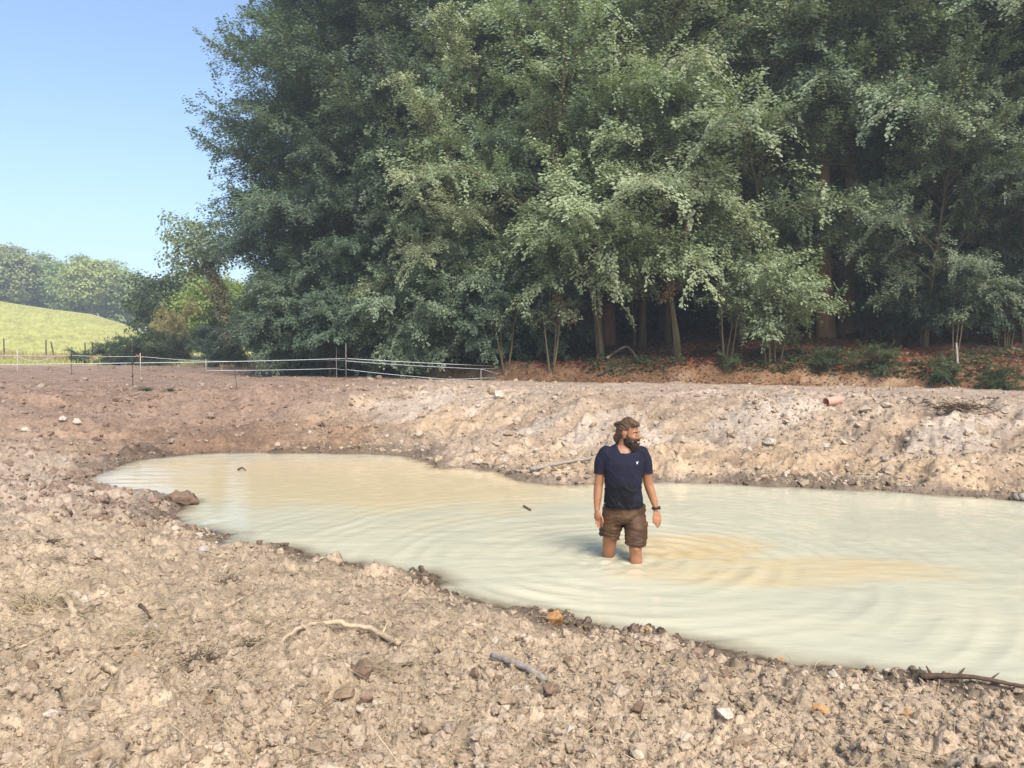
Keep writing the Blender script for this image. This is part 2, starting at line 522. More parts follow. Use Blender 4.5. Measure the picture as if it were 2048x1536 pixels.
# ------------------------------------------------------------------ pond water
MAN = np.array([1.06, 7.60])
def water_sheet():
    az = np.radians(np.linspace(-37, 40, 620))
    r = [3.6]
    while r[-1] < 24: r.append(r[-1] * 1.0042)
    A, Rr = np.meshgrid(az, np.array(r))
    x, y = (np.sin(A) * Rr), (np.cos(A) * Rr)
    sd = poly_sd(x.ravel(), y.ravel()).reshape(x.shape)
    # rings that spread from the wading man, broken by a light breeze
    z = np.zeros_like(x)
    wx = x + 0.10 * fbm(x, y, 0.9, 2, 6); wy = y + 0.10 * fbm(x, y, 0.9, 2, 8)
    for (cx, cy, lam, amp, ph) in ((1.17, 7.42, 0.25, 0.0085, 0.0), (0.95, 7.72, 0.20, 0.0046, 1.3), (1.05, 7.55, 0.55, 0.0060, .6)):
        d = np.hypot(wx - cx, wy - cy)
        ring = np.sin(d * 2 * math.pi / lam + ph + 2.5 * vnoise(x * 0.8, y * 0.8, 7))
        ring = np.where(ring > 0, ring ** 1.6, ring * .7)
        z += amp * ring * np.exp(-d / (1.9 if lam < .3 else 2.4)) * np.clip(0.45 + 2.0 * (vnoise(x * 0.9, y * 1.1, 9) + 0.2), 0.2, 1.5) * sstep(0.0, 0.12, d)
    d = np.hypot(x - 1.06, y - 7.55)
    z += 0.016 * sstep(0.75, 0.15, d) * fbm(x, y, 0.11, 3, 3)
    z += 0.0042 * fbm(x * 0.45 + 0.1 * y, y * 1.25, 0.24, 3, 13) + 0.0016 * fbm(x * 0.5, y * 1.2, 0.08, 2, 14)
    n, m_ = x.shape
    V = np.stack([x, y, z], -1).reshape(-1, 3)
    i = np.arange(n - 1)[:, None] * m_; j = np.arange(m_ - 1)[None, :]
    Q = np.stack([i + j, i + m_ + j, i + m_ + j + 1, i + j + 1], -1).reshape(-1, 4)
    keep = sd.ravel()[Q].min(1) < 0.45
    Q = Q[keep]
    used = np.unique(Q); mp = np.full(len(V), -1); mp[used] = np.arange(len(used))
    V, Q = V[used], mp[Q]
    hb = h_full(V[:, 0], V[:, 1])
    depth = np.clip(-hb, 0, 1)
    xx, yy = V[:, 0], V[:, 1]
    # clouds of stirred-up ochre mud: beside the man, trailing off, and over the far bay
    w = 0.45 * fbm(xx, yy, 1.0, 4, 201)
    def blob(cx, cy, rx, ry, rot=0.0, lo=1.25, hi=0.55):
        c, s = math.cos(rot), math.sin(rot); dx, dy = xx - cx, yy - cy
        return sstep(lo, hi, np.hypot((dx * c + dy * s) / rx, (-dx * s + dy * c) / ry) + w)
    mud = np.maximum.reduce([blob(1.85, 8.05, 0.95, 0.75, 0.15), 0.8 * blob(3.0, 7.25, 1.05, 0.50, -0.10), 0.75 * blob(2.2, 7.1, 1.3, .5, 0.0)])
    bay = blob(-2.6, 12.4, 4.6, 2.6, -0.12, 1.3, 0.5)
    set_data = (depth, mud, bay)
    return V, Q, set_data
wv, wq, (wd, wm, wb) = water_sheet()
def water_mat():
    m, nt, out = new_mat('murky_water')
    p = nd(nt, 'ShaderNodeBsdfPrincipled', Roughness=0.03, IOR=1.36)
    dep = nd(nt, 'ShaderNodeAttribute', attribute_name='depth')
    mud = nd(nt, 'ShaderNodeAttribute', attribute_name='mud')
    bay = nd(nt, 'ShaderNodeAttribute', attribute_name='bay')
    geo = nt.nodes.new('ShaderNodeNewGeometry'); pos = geo.outputs['Position']
    mp = nd(nt, 'ShaderNodeMapping'); mp.inputs['Scale'].default_value = (0.55, 1.1, 1.0)
    nt.links.new(pos, mp.inputs['Vector'])
    n1 = noise_node(nt, 1.1, 5, 0.6, mp.outputs['Vector'], 0.6)
    base = ramp(nt, n1.outputs['Fac'], [(0.3, (0.455, 0.435, 0.32)), (0.7, (0.54, 0.50, 0.355))])
    c = mixc(nt, bay.outputs['Fac'], base.outputs['Color'], (0.565, 0.455, 0.27))
    nm = noise_node(nt, 3.2, 5, 0.65, mp.outputs['Vector'], 1.2)
    mm = nd(nt, 'ShaderNodeMath', operation='MULTIPLY'); nt.links.new(mud.outputs['Fac'], mm.inputs[0])
    rm = ramp(nt, nm.outputs['Fac'], [(0.3, (0.35,) * 3), (0.62, (1.0,) * 3)]); nt.links.new(rm.outputs['Color'], mm.inputs[1])
    c = mixc(nt, mm.outputs[0], c, (0.55, 0.41, 0.215))
    sh = ramp(nt, dep.outputs['Fac'], [(0.0, (1, 1, 1)), (0.045, (0.62,) * 3), (0.16, (0, 0, 0))])
    c = mixc(nt, sh.outputs['Color'], c, (0.20, 0.14, 0.085))
    nt.links.new(c, p.inputs['Base Color'])
    mp2 = nd(nt, 'ShaderNodeMapping'); mp2.inputs['Scale'].default_value = (0.4, 1.0, 1.0); nt.links.new(pos, mp2.inputs['Vector'])
    n2 = noise_node(nt, 9, 3, 0.5, mp2.outputs['Vector'], 0.4)
    nt.links.new(bump(nt, n2.outputs['Fac'], 0.35, 0.012), p.inputs['Normal'])
    tr = nt.nodes.new('ShaderNodeBsdfTransparent')
    mix = nt.nodes.new('ShaderNodeMixShader')
    ra = ramp(nt, dep.outputs['Fac'], [(0.0, (0.75,) * 3), (0.05, (0.12,) * 3), (0.12, (0, 0, 0))])
    nt.links.new(ra.outputs['Color'], mix.inputs['Fac'])
    nt.links.new(p.outputs['BSDF'], mix.inputs[1]); nt.links.new(tr.outputs['BSDF'], mix.inputs[2])
    nt.links.new(mix.outputs['Shader'], out.inputs['Surface'])
    return m
water = mesh_np('pond_water', wv, wq, water_mat(), None, True)
set_attr(water.data, 'depth', wd); set_attr(water.data, 'mud', wm); set_attr(water.data, 'bay', wb)
tag(water, kind='structure')
# ================================================================== vegetation
def leaf_mat(name, front, back, hue=0.02, val=0.25, trans=0.35, gloss=0.35):
    m, nt, out = new_mat(name)
    p = nd(nt, 'ShaderNodeBsdfPrincipled', Roughness=0.5)
    p.inputs['Specular IOR Level'].default_value = gloss
    at = nd(nt, 'ShaderNodeAttribute', attribute_name='tone')
    oi = nt.nodes.new('ShaderNodeObjectInfo')
    c = mixc(nt, at.outputs['Fac'], front, back)
    hsv = nd(nt, 'ShaderNodeHueSaturation')
    mr = nd(nt, 'ShaderNodeMapRange'); nt.links.new(oi.outputs['Random'], mr.inputs['Value'])
    mr.inputs['To Min'].default_value = 1 - val; mr.inputs['To Max'].default_value = 1 + val
    nt.links.new(mr.outputs['Result'], hsv.inputs['Value'])
    w = nd(nt, 'ShaderNodeMath', operation='MULTIPLY'); nt.links.new(oi.outputs['Random'], w.inputs[0]); w.inputs[1].default_value = 7.31
    fr = nd(nt, 'ShaderNodeMath', operation='FRACT'); nt.links.new(w.outputs[0], fr.inputs[0])
    mh = nd(nt, 'ShaderNodeMapRange'); nt.links.new(fr.outputs[0], mh.inputs['Value'])
    mh.inputs['To Min'].default_value = 0.5 - hue; mh.inputs['To Max'].default_value = 0.5 + hue
    nt.links.new(mh.outputs['Result'], hsv.inputs['Hue'])
    nt.links.new(c, hsv.inputs['Color'])
    nt.links.new(hsv.outputs['Color'], p.inputs['Base Color'])
    tr = nt.nodes.new('ShaderNodeBsdfTranslucent')
    tcol = mixc(nt, 1.0, hsv.outputs['Color'], (1.08, 1.22, 0.68), 'MULTIPLY')
    nt.links.new(tcol, tr.inputs['Color'])
    mx = nt.nodes.new('ShaderNodeMixShader'); mx.inputs['Fac'].default_value = trans
    nt.links.new(p.outputs['BSDF'], mx.inputs[1]); nt.links.new(tr.outputs['BSDF'], mx.inputs[2])
    nt.links.new(mx.outputs['Shader'], out.inputs['Surface'])
    return m

def bark_mat(name, col, col2, scale=9.0):
    m, nt, out = new_mat(name)
    p = nd(nt, 'ShaderNodeBsdfPrincipled', Roughness=0.9)
    p.inputs['Specular IOR Level'].default_value = 0.2
    tc = nt.nodes.new('ShaderNodeTexCoord')
    mp = nd(nt, 'ShaderNodeMapping'); mp.inputs['Scale'].default_value = (1, 1, 0.22)
    nt.links.new(tc.outputs['Object'], mp.inputs['Vector'])
    n = noise_node(nt, scale, 6, 0.65, mp.outputs['Vector'], 0.4)
    n2 = noise_node(nt, 1.3, 3, 0.5, tc.outputs['Object'])
    c = ramp(nt, n.outputs['Fac'], [(0.3, tuple(a * 0.55 for a in col)), (0.65, col)]).outputs['Color']
    f = ramp(nt, n2.outputs['Fac'], [(0.45, (0,) * 3), (0.65, (0.7,) * 3)])
    c = mixc(nt, f.outputs['Color'], c, col2)
    nt.links.new(c, p.inputs['Base Color'])
    nt.links.new(bump(nt, n.outputs['Fac'], 0.8, 0.02), p.inputs['Normal'])
    nt.links.new(p.outputs['BSDF'], out.inputs['Surface'])
    return m

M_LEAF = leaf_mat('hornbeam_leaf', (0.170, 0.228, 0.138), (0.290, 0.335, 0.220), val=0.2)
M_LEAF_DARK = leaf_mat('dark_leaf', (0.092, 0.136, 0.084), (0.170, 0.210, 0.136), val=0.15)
M_LEAF_PALE = leaf_mat('pale_leaf', (0.250, 0.295, 0.165), (0.385, 0.415, 0.255), val=0.15)
M_LEAF_FAR = leaf_mat('oak_leaf', (0.245, 0.305, 0.085), (0.36, 0.40, 0.155), hue=0.025, val=0.2, trans=0.3)
M_LEAF_IVY = leaf_mat('ivy_leaf', (0.045, 0.075, 0.028), (0.085, 0.115, 0.045), val=0.15)
M_LEAF_SUN = leaf_mat('yellow_green_leaf', (0.26, 0.30, 0.075), (0.36, 0.38, 0.13), val=0.1, trans=0.4)  # backlit sunlight on the tree put into the leaf colour
M_LEAF_IVYSUN = leaf_mat('sunlit_ivy_leaf', (0.27, 0.25, 0.12), (0.40, 0.36, 0.20), val=0.1)  # ivy colour brightened to stand in for sun on the trunk
M_LEAF_RUST = leaf_mat('rusty_leaf', (0.27, 0.165, 0.07), (0.38, 0.25, 0.12), val=0.12)
M_LEAF_OLIVE = leaf_mat('olive_orange_leaf', (0.28, 0.215, 0.09), (0.38, 0.30, 0.14), val=0.1)
M_BARK = bark_mat('bark', (0.155, 0.105, 0.065), (0.20, 0.15, 0.10))
M_BARK_RED = bark_mat('reddish_bark', (0.38, 0.21, 0.115), (0.27, 0.20, 0.12), 7)
M_BARK_MOSS = bark_mat('mossy_bark', (0.17, 0.125, 0.07), (0.13, 0.125, 0.052))
M_TWIG = simple_mat('dry_twig', (0.30, 0.22, 0.14), 0.9, 0.3, 20)

def leaf_quads(c, d, nrm, l, w):
    """one folded diamond per leaf; c base points, d directions, nrm up vectors"""
    d = d / (np.linalg.norm(d, axis=1)[:, None] + 1e-9)
    s = np.cross(d, nrm); s /= np.linalg.norm(s, axis=1)[:, None] + 1e-9
    l = np.broadcast_to(l, (len(c),))[:, None]; w = np.broadcast_to(w, (len(c),))[:, None]
    mid = c + d * l * 0.45
    return np.stack([c, mid + s * w / 2, c + d * l, mid - s * w / 2], 1)

def leaves_obj(name, Q, mat, parent, g, kind=None):
    n = len(Q)
    o = mesh_np(name, Q.reshape(-1, 3), np.arange(n * 4).reshape(-1, 4), mat, parent, False)
    tone = np.repeat(np.clip(g.normal(0.45, 0.22, n), 0, 1), 4)
    set_attr(o.data, 'tone', tone)
    if kind: o['kind'] = kind
    return o

def branch_leaves(g, p, out, leaf, dens, spread, droop, axis=np.zeros(2)):
    """leaves in a flat spray on both sides of one twig path p"""
    seg = np.linalg.norm(np.diff(p, axis=0), axis=1); L = seg.sum()
    n = max(3, int(L * dens))
    t = np.sort(g.random(n)) ** 0.85 * (len(p) - 1)
    i = np.clip(t.astype(int), 0, len(p) - 2); f = (t - i)[:, None]
    c = p[i] * (1 - f) + p[i + 1] * f
    d = p[i + 1] - p[i]; d /= np.linalg.norm(d, axis=1)[:, None] + 1e-9
    side = np.cross(d, np.array([0, 0, 1.0])); side /= np.linalg.norm(side, axis=1)[:, None] + 1e-9
    off = g.uniform(-1, 1, n) * spread * (1.05 - t / (len(p) - 1) * 0.75)
    c = c + side * off[:, None]
    c[:, 2] -= np.abs(off) * 0.35 + g.normal(0, 0.025 + 0.05 * spread, n)
    dd = d * 0.7 + side * np.sign(off)[:, None] * g.uniform(0.3, 1.0, n)[:, None]
    dd[:, 2] -= g.uniform(0.05, droop, n)
    ow = c[:, :2].mean(0) - axis; ow = ow / (np.linalg.norm(ow) + 1e-6)
    nrm = np.stack([g.normal(ow[0] * 0.8, 0.45, n), g.normal(ow[1] * 0.8, 0.45, n), g.uniform(0.35, 1.1, n)], 1)
    dd[:, :2] += ow * 0.45
    c[:, 2] += g.normal(0, 0.30 * spread, n)
    ll = leaf * g.uniform(0.7, 1.25, n)
    out.append(leaf_quads(c, dd, nrm, ll, ll * 0.6))

def make_tree(seed, H, Rr, h0, nl, leaf=0.12, dens=36, lean=(0, 0), trunk_r=None, front=0.35, rise=0.75, fall=0.85, top_rise=1.3,
              stems=1, round_=0.0, sec=0.40, spread=0.26, droop=0.9, min_prof=0.16, nsec=None, gap=0.0, taper_low=False):
    """numpy geometry of one tree: (wood MB, leaf quads)"""
    g = np.random.default_rng(seed)
    wood = MB(); out = []
    tr = trunk_r or H * 0.011
    for s in range(stems):
        hh = H * (1.0 if s == 0 else g.uniform(0.6, 0.95))
        n = 14; u = np.linspace(0, 1, n)
        la = g.uniform(0, 6.28); ll = (0.0 if stems == 1 else g.uniform(0.08, 0.22)) * hh
        wob = np.cumsum(g.normal(0, 0.012 * hh / 3, (n, 2)), 0) * (u[:, None] ** 0.6)
        base = np.array([0, 0]) if stems == 1 else np.array([math.cos(la), math.sin(la)]) * 0.25 * g.random()
        tp = np.stack([base[0] + lean[0] * hh * u ** 1.3 + ll * math.cos(la) * u + wob[:, 0],
                       base[1] + lean[1] * hh * u ** 1.3 + ll * math.sin(la) * u + wob[:, 1], hh * u], 1)
        trr = tr / stems ** 0.5 * (1 - u) ** 0.75 + 0.008
        trr[0] *= 1.45; trr[1] *= 1.06
        tp[0, 2] -= 0.35
        wood.tube(tp, trr, 9 if tr > 0.08 else 6)
        k = max(3, nl // stems)
        a0 = g.uniform(0, 6.28)
        for q in range(k):
            uu = (q + g.uniform(0.1, 0.9)) / k
            h = h0 + (hh * 0.985 - h0) * uu
            a = a0 + q * 2.39996 + g.normal(0, 0.35)
            if round_ > 0:
                prof = math.sqrt(max(0.02, 1 - (2 * uu - 0.85) ** 2 / 1.4)) * round_ + (1 - round_) * (1 - uu)
            else:
                prof = (1 - uu) ** 0.62 * (0.72 + 0.28 * math.sin(min(1, uu * 3.2) * math.pi / 2)) + min_prof * (1 - 0.6 * uu)
            Ln = Rr * prof * g.uniform(0.68, 1.22) * (0.62 + 0.38 * min(1, uu / 0.3) if taper_low else 1)
            dx, dy = math.cos(a), math.sin(a)
            Ln *= 1 + front * max(0, -dy) - 0.4 * front * max(0, dy)
            if g.random() < gap: continue
            rs = rise * g.uniform(0.6, 1.3) * (1 - uu) + top_rise * uu ** 1.5 * g.uniform(.8, 1.2)
            fl = fall * g.uniform(0.75, 1.25) * (1 - 0.55 * uu)
            t = np.linspace(0, 1, 9)
            p0 = np.array([np.interp(h, tp[:, 2], tp[:, k2]) for k2 in (0, 1)] + [h])
            P = p0 + np.stack([dx * Ln * t, dy * Ln * t, Ln * (rs * t - fl * t ** 2.1)], 1)
            P[1:] += np.cumsum(g.normal(0, 0.030 * Ln, (8, 3)), 0) * np.array([1, 1, 0.6])
            br = max(0.012, 0.011 * Ln * (1 - uu * 0.4))
            wood.tube(P, br * (1 - t) ** 0.8 + 0.004, 5, False)
            ns = nsec or int(8 + Ln * 4.2)
            for s2 in range(ns):
                ts = 0.16 + 0.84 * (s2 + g.random()) / ns
                fi = ts * 8; ii = min(7, int(fi)); q0 = P[ii] * (1 - fi + ii) + P[ii + 1] * (fi - ii)
                dl = P[ii + 1] - P[ii]; dl = dl / (np.linalg.norm(dl) + 1e-9)
                sd = np.array([-dl[1], dl[0], 0.0]); sd /= np.linalg.norm(sd) + 1e-9
                sgn = 1 if s2 % 2 else -1
                an = g.uniform(0.5, 1.1)
                dv = dl * math.cos(an) + sd * sgn * math.sin(an) + np.array([0, 0, g.normal(0.05, 0.38)])
                l2 = (Ln * sec * (1 - 0.62 * ts) * g.uniform(0.55, 1.3) + 0.18)
                tt = np.linspace(0, 1, 5)[:, None]
                p2 = q0 + dv * l2 * tt
                p2[:, 2] += (g.uniform(0.0, 0.28) * tt - g.uniform(0.15, 0.5) * tt ** 2)[:, 0] * l2
                if s2 % 3 == 0 and Ln > 1.2:
                    wood.tube(p2[[0, 2, 4]], [br * 0.35 + 0.003, 0.005, 0.002], 3, False)
                branch_leaves(g, p2, out, leaf, dens, spread * min(1.0, 0.4 + l2 * 0.6), droop, p0[:2])
            branch_leaves(g, P[5:], out, leaf, dens, spread * 0.7, droop, p0[:2])
        # leader
        branch_leaves(g, tp[-4:], out, leaf, dens * 1.4, spread, droop)
    return wood, np.concatenate(out)

def build_tree(name, geom, leafm, bark, loc, seed, rz=0.0, label=None, cat='tree', group=None, wood_name='trunk', leaf_name='crown'):
    t = empty(name, loc, rz)
    wood, Q = geom
    wood.build(wood_name, bark, t, True)
    leaves_obj(leaf_name, Q, leafm, t, np.random.default_rng(seed))
    return tag(t, label, cat, group)

def copy_tree(root, loc, rz, scale=1.0, label=None, group=None, leafm=None, name=None):
    r = root.copy(); COL.objects.link(r)
    r.location = loc; r.rotation_euler = (0, 0, rz)
    r.scale = (scale, scale, scale) if not isinstance(scale, tuple) else scale
    if label: r['label'] = label
    if group: r['group'] = group
    if name: r.name = name
    for ch in list(root.children):
        c = ch.copy(); COL.objects.link(c); c.parent = r
        if leafm is not None and ch.name.startswith('crown'):
            c.material_slots[0].link = 'OBJECT'; c.material_slots[0].material = leafm
    return r

def spot(px, Y, dz=0.0):
    """ground under a photo column at depth Y"""
    x = (px - 1024) / F * Y / math.cos(TILT) * (math.cos(TILT) ** 2)
    x = (px - 1024) / F * Y
    return Vector((x, Y, gz(x, Y) + dz))

def make_blob_tree(seed, H, Rr, h0, clumps, per, leaf, trunk_r, lean=(0, 0), flat=1.0, forks=7, clump=0.34, ragged=0.25, side=(0, 0)):
    """broad crown of leafy clumps on forked limbs: (wood, leaf quads)"""
    g = np.random.default_rng(seed); wood = MB(); out = []
    cz = (H + h0) / 2; rz = (H - h0) / 2
    top = np.array([lean[0] * H, lean[1] * H, 0])
    n = 8; u = np.linspace(0, 1, n); ht = h0 + rz * 0.7
    tp = np.stack([top[0] * (u * ht / H) ** 1.2, top[1] * (u * ht / H) ** 1.2, u * ht], 1) + np.cumsum(g.normal(0, .02 * H / 10, (n, 3)), 0) * np.array([1, 1, 0])
    tp[0, 2] = -0.3
    wood.tube(tp, trunk_r * (1.25 - 0.75 * u), 8)
    cen = []
    for k in range(clumps):
        th = math.acos(1 - 2 * (k + .5) / clumps); ph = k * 2.39996
        e = np.array([math.sin(th) * math.cos(ph), math.sin(th) * math.sin(ph), math.cos(th)])
        q = g.uniform(1 - ragged * 1.6, 1.0 + ragged * .4)
        bulge = 1.0 if e[2] > -0.2 else 0.85
        c = np.array([e[0] * Rr * bulge + side[0] * e[2], e[1] * Rr * bulge + side[1] * e[2], e[2] * rz * flat]) * (q * 0.80) + np.array([top[0] * cz / H, top[1] * cz / H, cz])
        cen.append((c, e))
    for c, e in cen:
        r = clump * Rr * g.uniform(0.65, 1.25); m = int(per * g.uniform(.75, 1.2))
        d = g.normal(size=(m, 3)); d /= np.linalg.norm(d, axis=1)[:, None]
        d[:, 2] = np.where(d[:, 2] < -0.35, -d[:, 2], d[:, 2])
        rad = r * g.random(m)[:, None] ** 0.28 * (1 + .25 * np.sin(d[:, :1] * 7 + d[:, 1:2] * 5))
        pos = c + d * rad * np.array([1, 1, 0.72])
        nrm = d * 0.8 + e * 0.25 + np.array([0, 0, 0.55]) + g.normal(0, .38, (m, 3))
        dd = g.normal(size=(m, 3)); dd -= nrm * ((dd * nrm).sum(1) / (nrm * nrm).sum(1))[:, None]; dd[:, 2] -= .3
        l = leaf * g.uniform(.6, 1.35, m)
        out.append(leaf_quads(pos, dd, nrm, l, l * .75))
    for k in range(forks):
        c, e = cen[int(g.integers(len(cen)))]
        s0 = tp[int(g.integers(max(2, n // 2 - 1), n))]
        t = np.linspace(0, 1, 6)[:, None]; P = s0 + (c - s0) * t; P[:, 2] += (0.12 * np.linalg.norm(c - s0) * np.sin(t * math.pi))[:, 0]
        P[1:-1] += g.normal(0, .05 * Rr / 3, (4, 3))
        wood.tube(P, trunk_r * (0.42 - 0.34 * t[:, 0]), 6, False)
    return wood, np.concatenate(out)

G_EDGE = make_tree(11, 24, 5.0, 0.5, 96, leaf=0.125, dens=66, front=0.2, rise=0.95, fall=0.66, droop=0.55, sec=0.46, spread=0.34, min_prof=0.24, taper_low=True)
G_EDGE2 = make_tree(12, 22, 4.8, 0.6, 90, leaf=0.125, dens=66, front=0.3, rise=1.0, fall=0.66, droop=0.55, sec=0.46, spread=0.34, min_prof=0.24, taper_low=True)
G_TALL = make_tree(13, 25, 5.2, 6.0, 66, leaf=0.13, dens=58, trunk_r=0.26, front=0.1, rise=0.62, fall=0.6, droop=0.5, spread=0.32, sec=0.44)
G_TALL2 = make_tree(14, 24, 5.4, 6.8, 62, leaf=0.13, dens=58, trunk_r=0.24, front=0.2, rise=0.52, fall=0.55, droop=0.5, spread=0.32, sec=0.44)
G_MID = make_tree(15, 13, 3.7, 1.8, 52, leaf=0.115, dens=64, trunk_r=0.10, lean=(0.04, -0.10), front=0.5, rise=1.0, fall=0.72, droop=0.5, top_rise=2.2, sec=0.42, spread=0.30)
G_MID2 = make_tree(16, 15, 3.9, 2.6, 54, leaf=0.115, dens=62, trunk_r=0.11, lean=(-0.06, -0.09), front=0.45, rise=1.05, fall=0.74, droop=0.5, top_rise=2.4, sec=0.42, spread=0.30)
G_LEAN = make_tree(17, 6.8, 2.5, 2.6, 40, leaf=0.12, dens=50, trunk_r=0.17, lean=(-0.26, -0.12), front=0.4, rise=0.8, fall=0.9, stems=4, droop=0.5, sec=0.45, spread=0.28)
G_BENT = make_tree(18, 9.5, 2.9, 2.9, 40, leaf=0.12, dens=50, trunk_r=0.10, lean=(-0.03, -0.06), front=0.5, rise=0.8, fall=1.0, stems=2, droop=0.5, sec=0.45, spread=0.28)
print('LEAVES', [len(g[1]) for g in (G_EDGE, G_EDGE2, G_TALL, G_TALL2, G_MID, G_MID2)])

wood_row = []
E1 = build_tree('hornbeam_tree', G_EDGE, M_LEAF_DARK, M_BARK, spot(668, 36), 21, 0.3, 'tall dark hornbeam at the open end of the wood, crown reaching the ground')
E2 = build_tree('hornbeam_tree', G_EDGE2, M_LEAF_DARK, M_BARK, spot(762, 33.5), 22, 2.1, 'dark hornbeam with low hanging sprays behind the corner post of the white tape')
T1 = build_tree('forest_tree', G_TALL, M_LEAF, M_BARK_RED, spot(1652, 28.6), 23, 0.4, 'tall tree with a thick reddish trunk, the first of the pair of trunks')
T2 = build_tree('forest_tree', G_TALL2, M_LEAF, M_BARK_RED, spot(1690, 29.2), 24, 1.9, 'tall tree with a dark reddish trunk standing close beside the thickest one')
MD1 = build_tree('young_hornbeam', G_MID, M_LEAF_PALE, M_BARK_MOSS, spot(1080, 29.5), 25, 0.2, 'young hornbeam with a pale bright crown leaning out over the cut bank')
MD2 = build_tree('young_hornbeam', G_MID2, M_LEAF, M_BARK_MOSS, spot(1335, 31), 26, 0.1, 'young hornbeam with upright pale plumes behind the bent pale trunk')
LN = build_tree('leaning_hornbeam', G_LEAN, M_LEAF_PALE, M_BARK_MOSS, spot(1195, 27.9), 27, 0.0, 'small hornbeam whose thick stem leans out over the cut bank, with brown withered leaves')
BT = build_tree('young_hornbeam', G_BENT, M_LEAF_PALE, M_BARK_MOSS, spot(1366, 27.0), 28, 0.0, 'slender hornbeam with a bent pale double trunk at the lip of the cut bank')
def withered(root, pts, seed):
    g = np.random.default_rng(seed); Qs = []
    bpy.context.view_layer.update(); inv = np.array(root.matrix_world.inverted())
    for (px, py, Y, n, sz) in pts:
        c0 = np.array(at_y(px, py, Y)); c = c0 + g.normal(0, 1, (n, 3)) * np.array([sz * .45, sz * .4, sz])
        c = c @ inv[:3, :3].T + inv[:3, 3]
        d = np.stack([g.normal(0, .4, n), g.normal(0, .4, n), -np.ones(n)], 1)
        Qs.append(leaf_quads(c, d, np.stack([g.normal(0, .5, n), -np.ones(n), g.normal(.3, .3, n)], 1), 0.13 * g.uniform(.7, 1.2, n), 0.06))
    leaves_obj('withered_leaves', np.concatenate(Qs), M_LEAF_RUST, root, g)
withered(LN, ((1117, 600, 27.2, 90, .28), (1132, 622, 27.3, 70, .22), (1150, 634, 27.4, 30, .15), (1104, 530, 27.4, 50, .22)), 401)
withered(BT, ((1342, 572, 26.2, 46, .26), (1330, 590, 26.2, 22, .14), (1372, 460, 26.0, 26, .12)), 402)
GR_IN = 'trees inside the wood'
for px, Y, src, rz, sc, lab, lm in (
    (612, 41, E2, 0.8, 1.08, 'outermost dark hornbeam, its ragged edge drawn against the bright sky', None),
    (700, 41, E1, 3.3, 0.98, 'dark hornbeam set back between the two foremost dark ones', None),
    (880, 34, E1, 1.2, 0.95, 'mid green hornbeam above the far end of the white tape', M_LEAF),
    (985, 33, E2, 4.0, 1.0, 'hornbeam with a layered green crown behind the leaning young one', M_LEAF),
    (1215, 31.5, T1, 2.6, 0.92, 'tall tree with pale upper sprays directly above the wading man', M_LEAF_PALE),
    (1330, 34, E1, 5.2, 1.02, 'dense green tree set back behind the slender bent trunk', None),
    (1480, 34, T2, 3.6, 1.0, 'tall tree with spreading tiers over the dark hollow in the wood', None),
    (1575, 33.0, T1, 4.4, 0.96, 'green tree whose tiers hang before the pair of reddish trunks', None),
    (1772, 30.2, T1, 5.6, 1.0, 'tall tree with a straight grey trunk to one side of the reddish pair', None),
    (1905, 28.2, T2, 0.7, 0.95, 'tall tree over the sunlit patch of fallen leaves', None),
    (2080, 26.0, T2, 2.4, 0.92, 'tall tree cut by the edge of the photo, its tiers reaching in', M_LEAF_PALE),
    (2260, 25, E1, 1.0, 0.9, 'dense tree just past the edge of the photo', None),
    (2480, 24, T1, 1.8, 0.95, 'tall tree further along the wood edge, beyond the photo', None)):
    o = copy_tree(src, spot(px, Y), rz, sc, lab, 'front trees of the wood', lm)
# the thinner trees that lean out of the wood
for px, Y, src, rz, sc, lab, lm in (
    (900, 31.5, MD2, 0.5, 0.8, 'young hornbeam with low arching sprays above the tape end post', M_LEAF_PALE),
    (1285, 30.4, MD2, 0.9, 1.1, 'pale bright crowned hornbeam between the leaning one and the bent one', M_LEAF_PALE),
    (1480, 28.4, MD1, 0.6, 1.1, 'bright tiered hornbeam over the dark hollow', M_LEAF_PALE),
    (1850, 25.2, MD1, 0.1, 0.62, 'thin crooked tree with a forked stem on the bank top', M_LEAF),
    (1990, 26.4, MD2, -0.5, 0.95, 'young tree with broad bright tiers near the edge of the photo', M_LEAF_PALE),
    (760, 32.2, MD2, 1.4, 0.7, 'dark young tree beside the corner post of the tape', M_LEAF_DARK),
    (1530, 28.8, MD2, 0.2, 0.36, 'sapling to one side of the pair of reddish trunks', M_LEAF)):
    o = copy_tree(src, spot(px, Y), rz, sc, lab, 'young trees along the wood edge', lm)
for px, Y, src, rz, sc, lm, lab in ((1725, 29.4, MD1, 0.3, 0.55, M_LEAF, 'low understory tree between the reddish trunks and the straight grey trunk'), (1795, 27.6, MD2, 2.2, 0.42, M_LEAF_DARK, 'small dark understory tree beside the straight grey trunk'),
        (1845, 29.0, MD1, 4.0, 0.6, M_LEAF_DARK, 'dark understory tree behind the crooked forked tree'), (1930, 26.6, MD2, 1.0, 0.5, M_LEAF, 'understory tree just behind the snapped pale stem'),
        (2045, 25.0, MD1, 5.0, 0.55, M_LEAF_DARK, 'dark understory tree cut by the photo edge'), (1600, 31.0, MD1, 3.0, 0.6, M_LEAF_DARK, 'dark understory tree behind the thickest reddish trunk'),
        (1440, 30.5, MD1, 1.8, 0.6, M_LEAF_DARK, 'dark understory tree behind the thin bare stems'), (1270, 30.8, MD1, 4.6, 0.6, M_LEAF_DARK, 'dark understory tree in the hollow between the leaning and the bent hornbeam'),
        (1980, 28.5, MD1, 2.6, 0.65, M_LEAF_DARK, 'dark understory tree above the rusty leaf litter')):
    copy_tree(src, spot(px, Y), rz, sc, lab, 'understory trees inside the wood edge', lm)
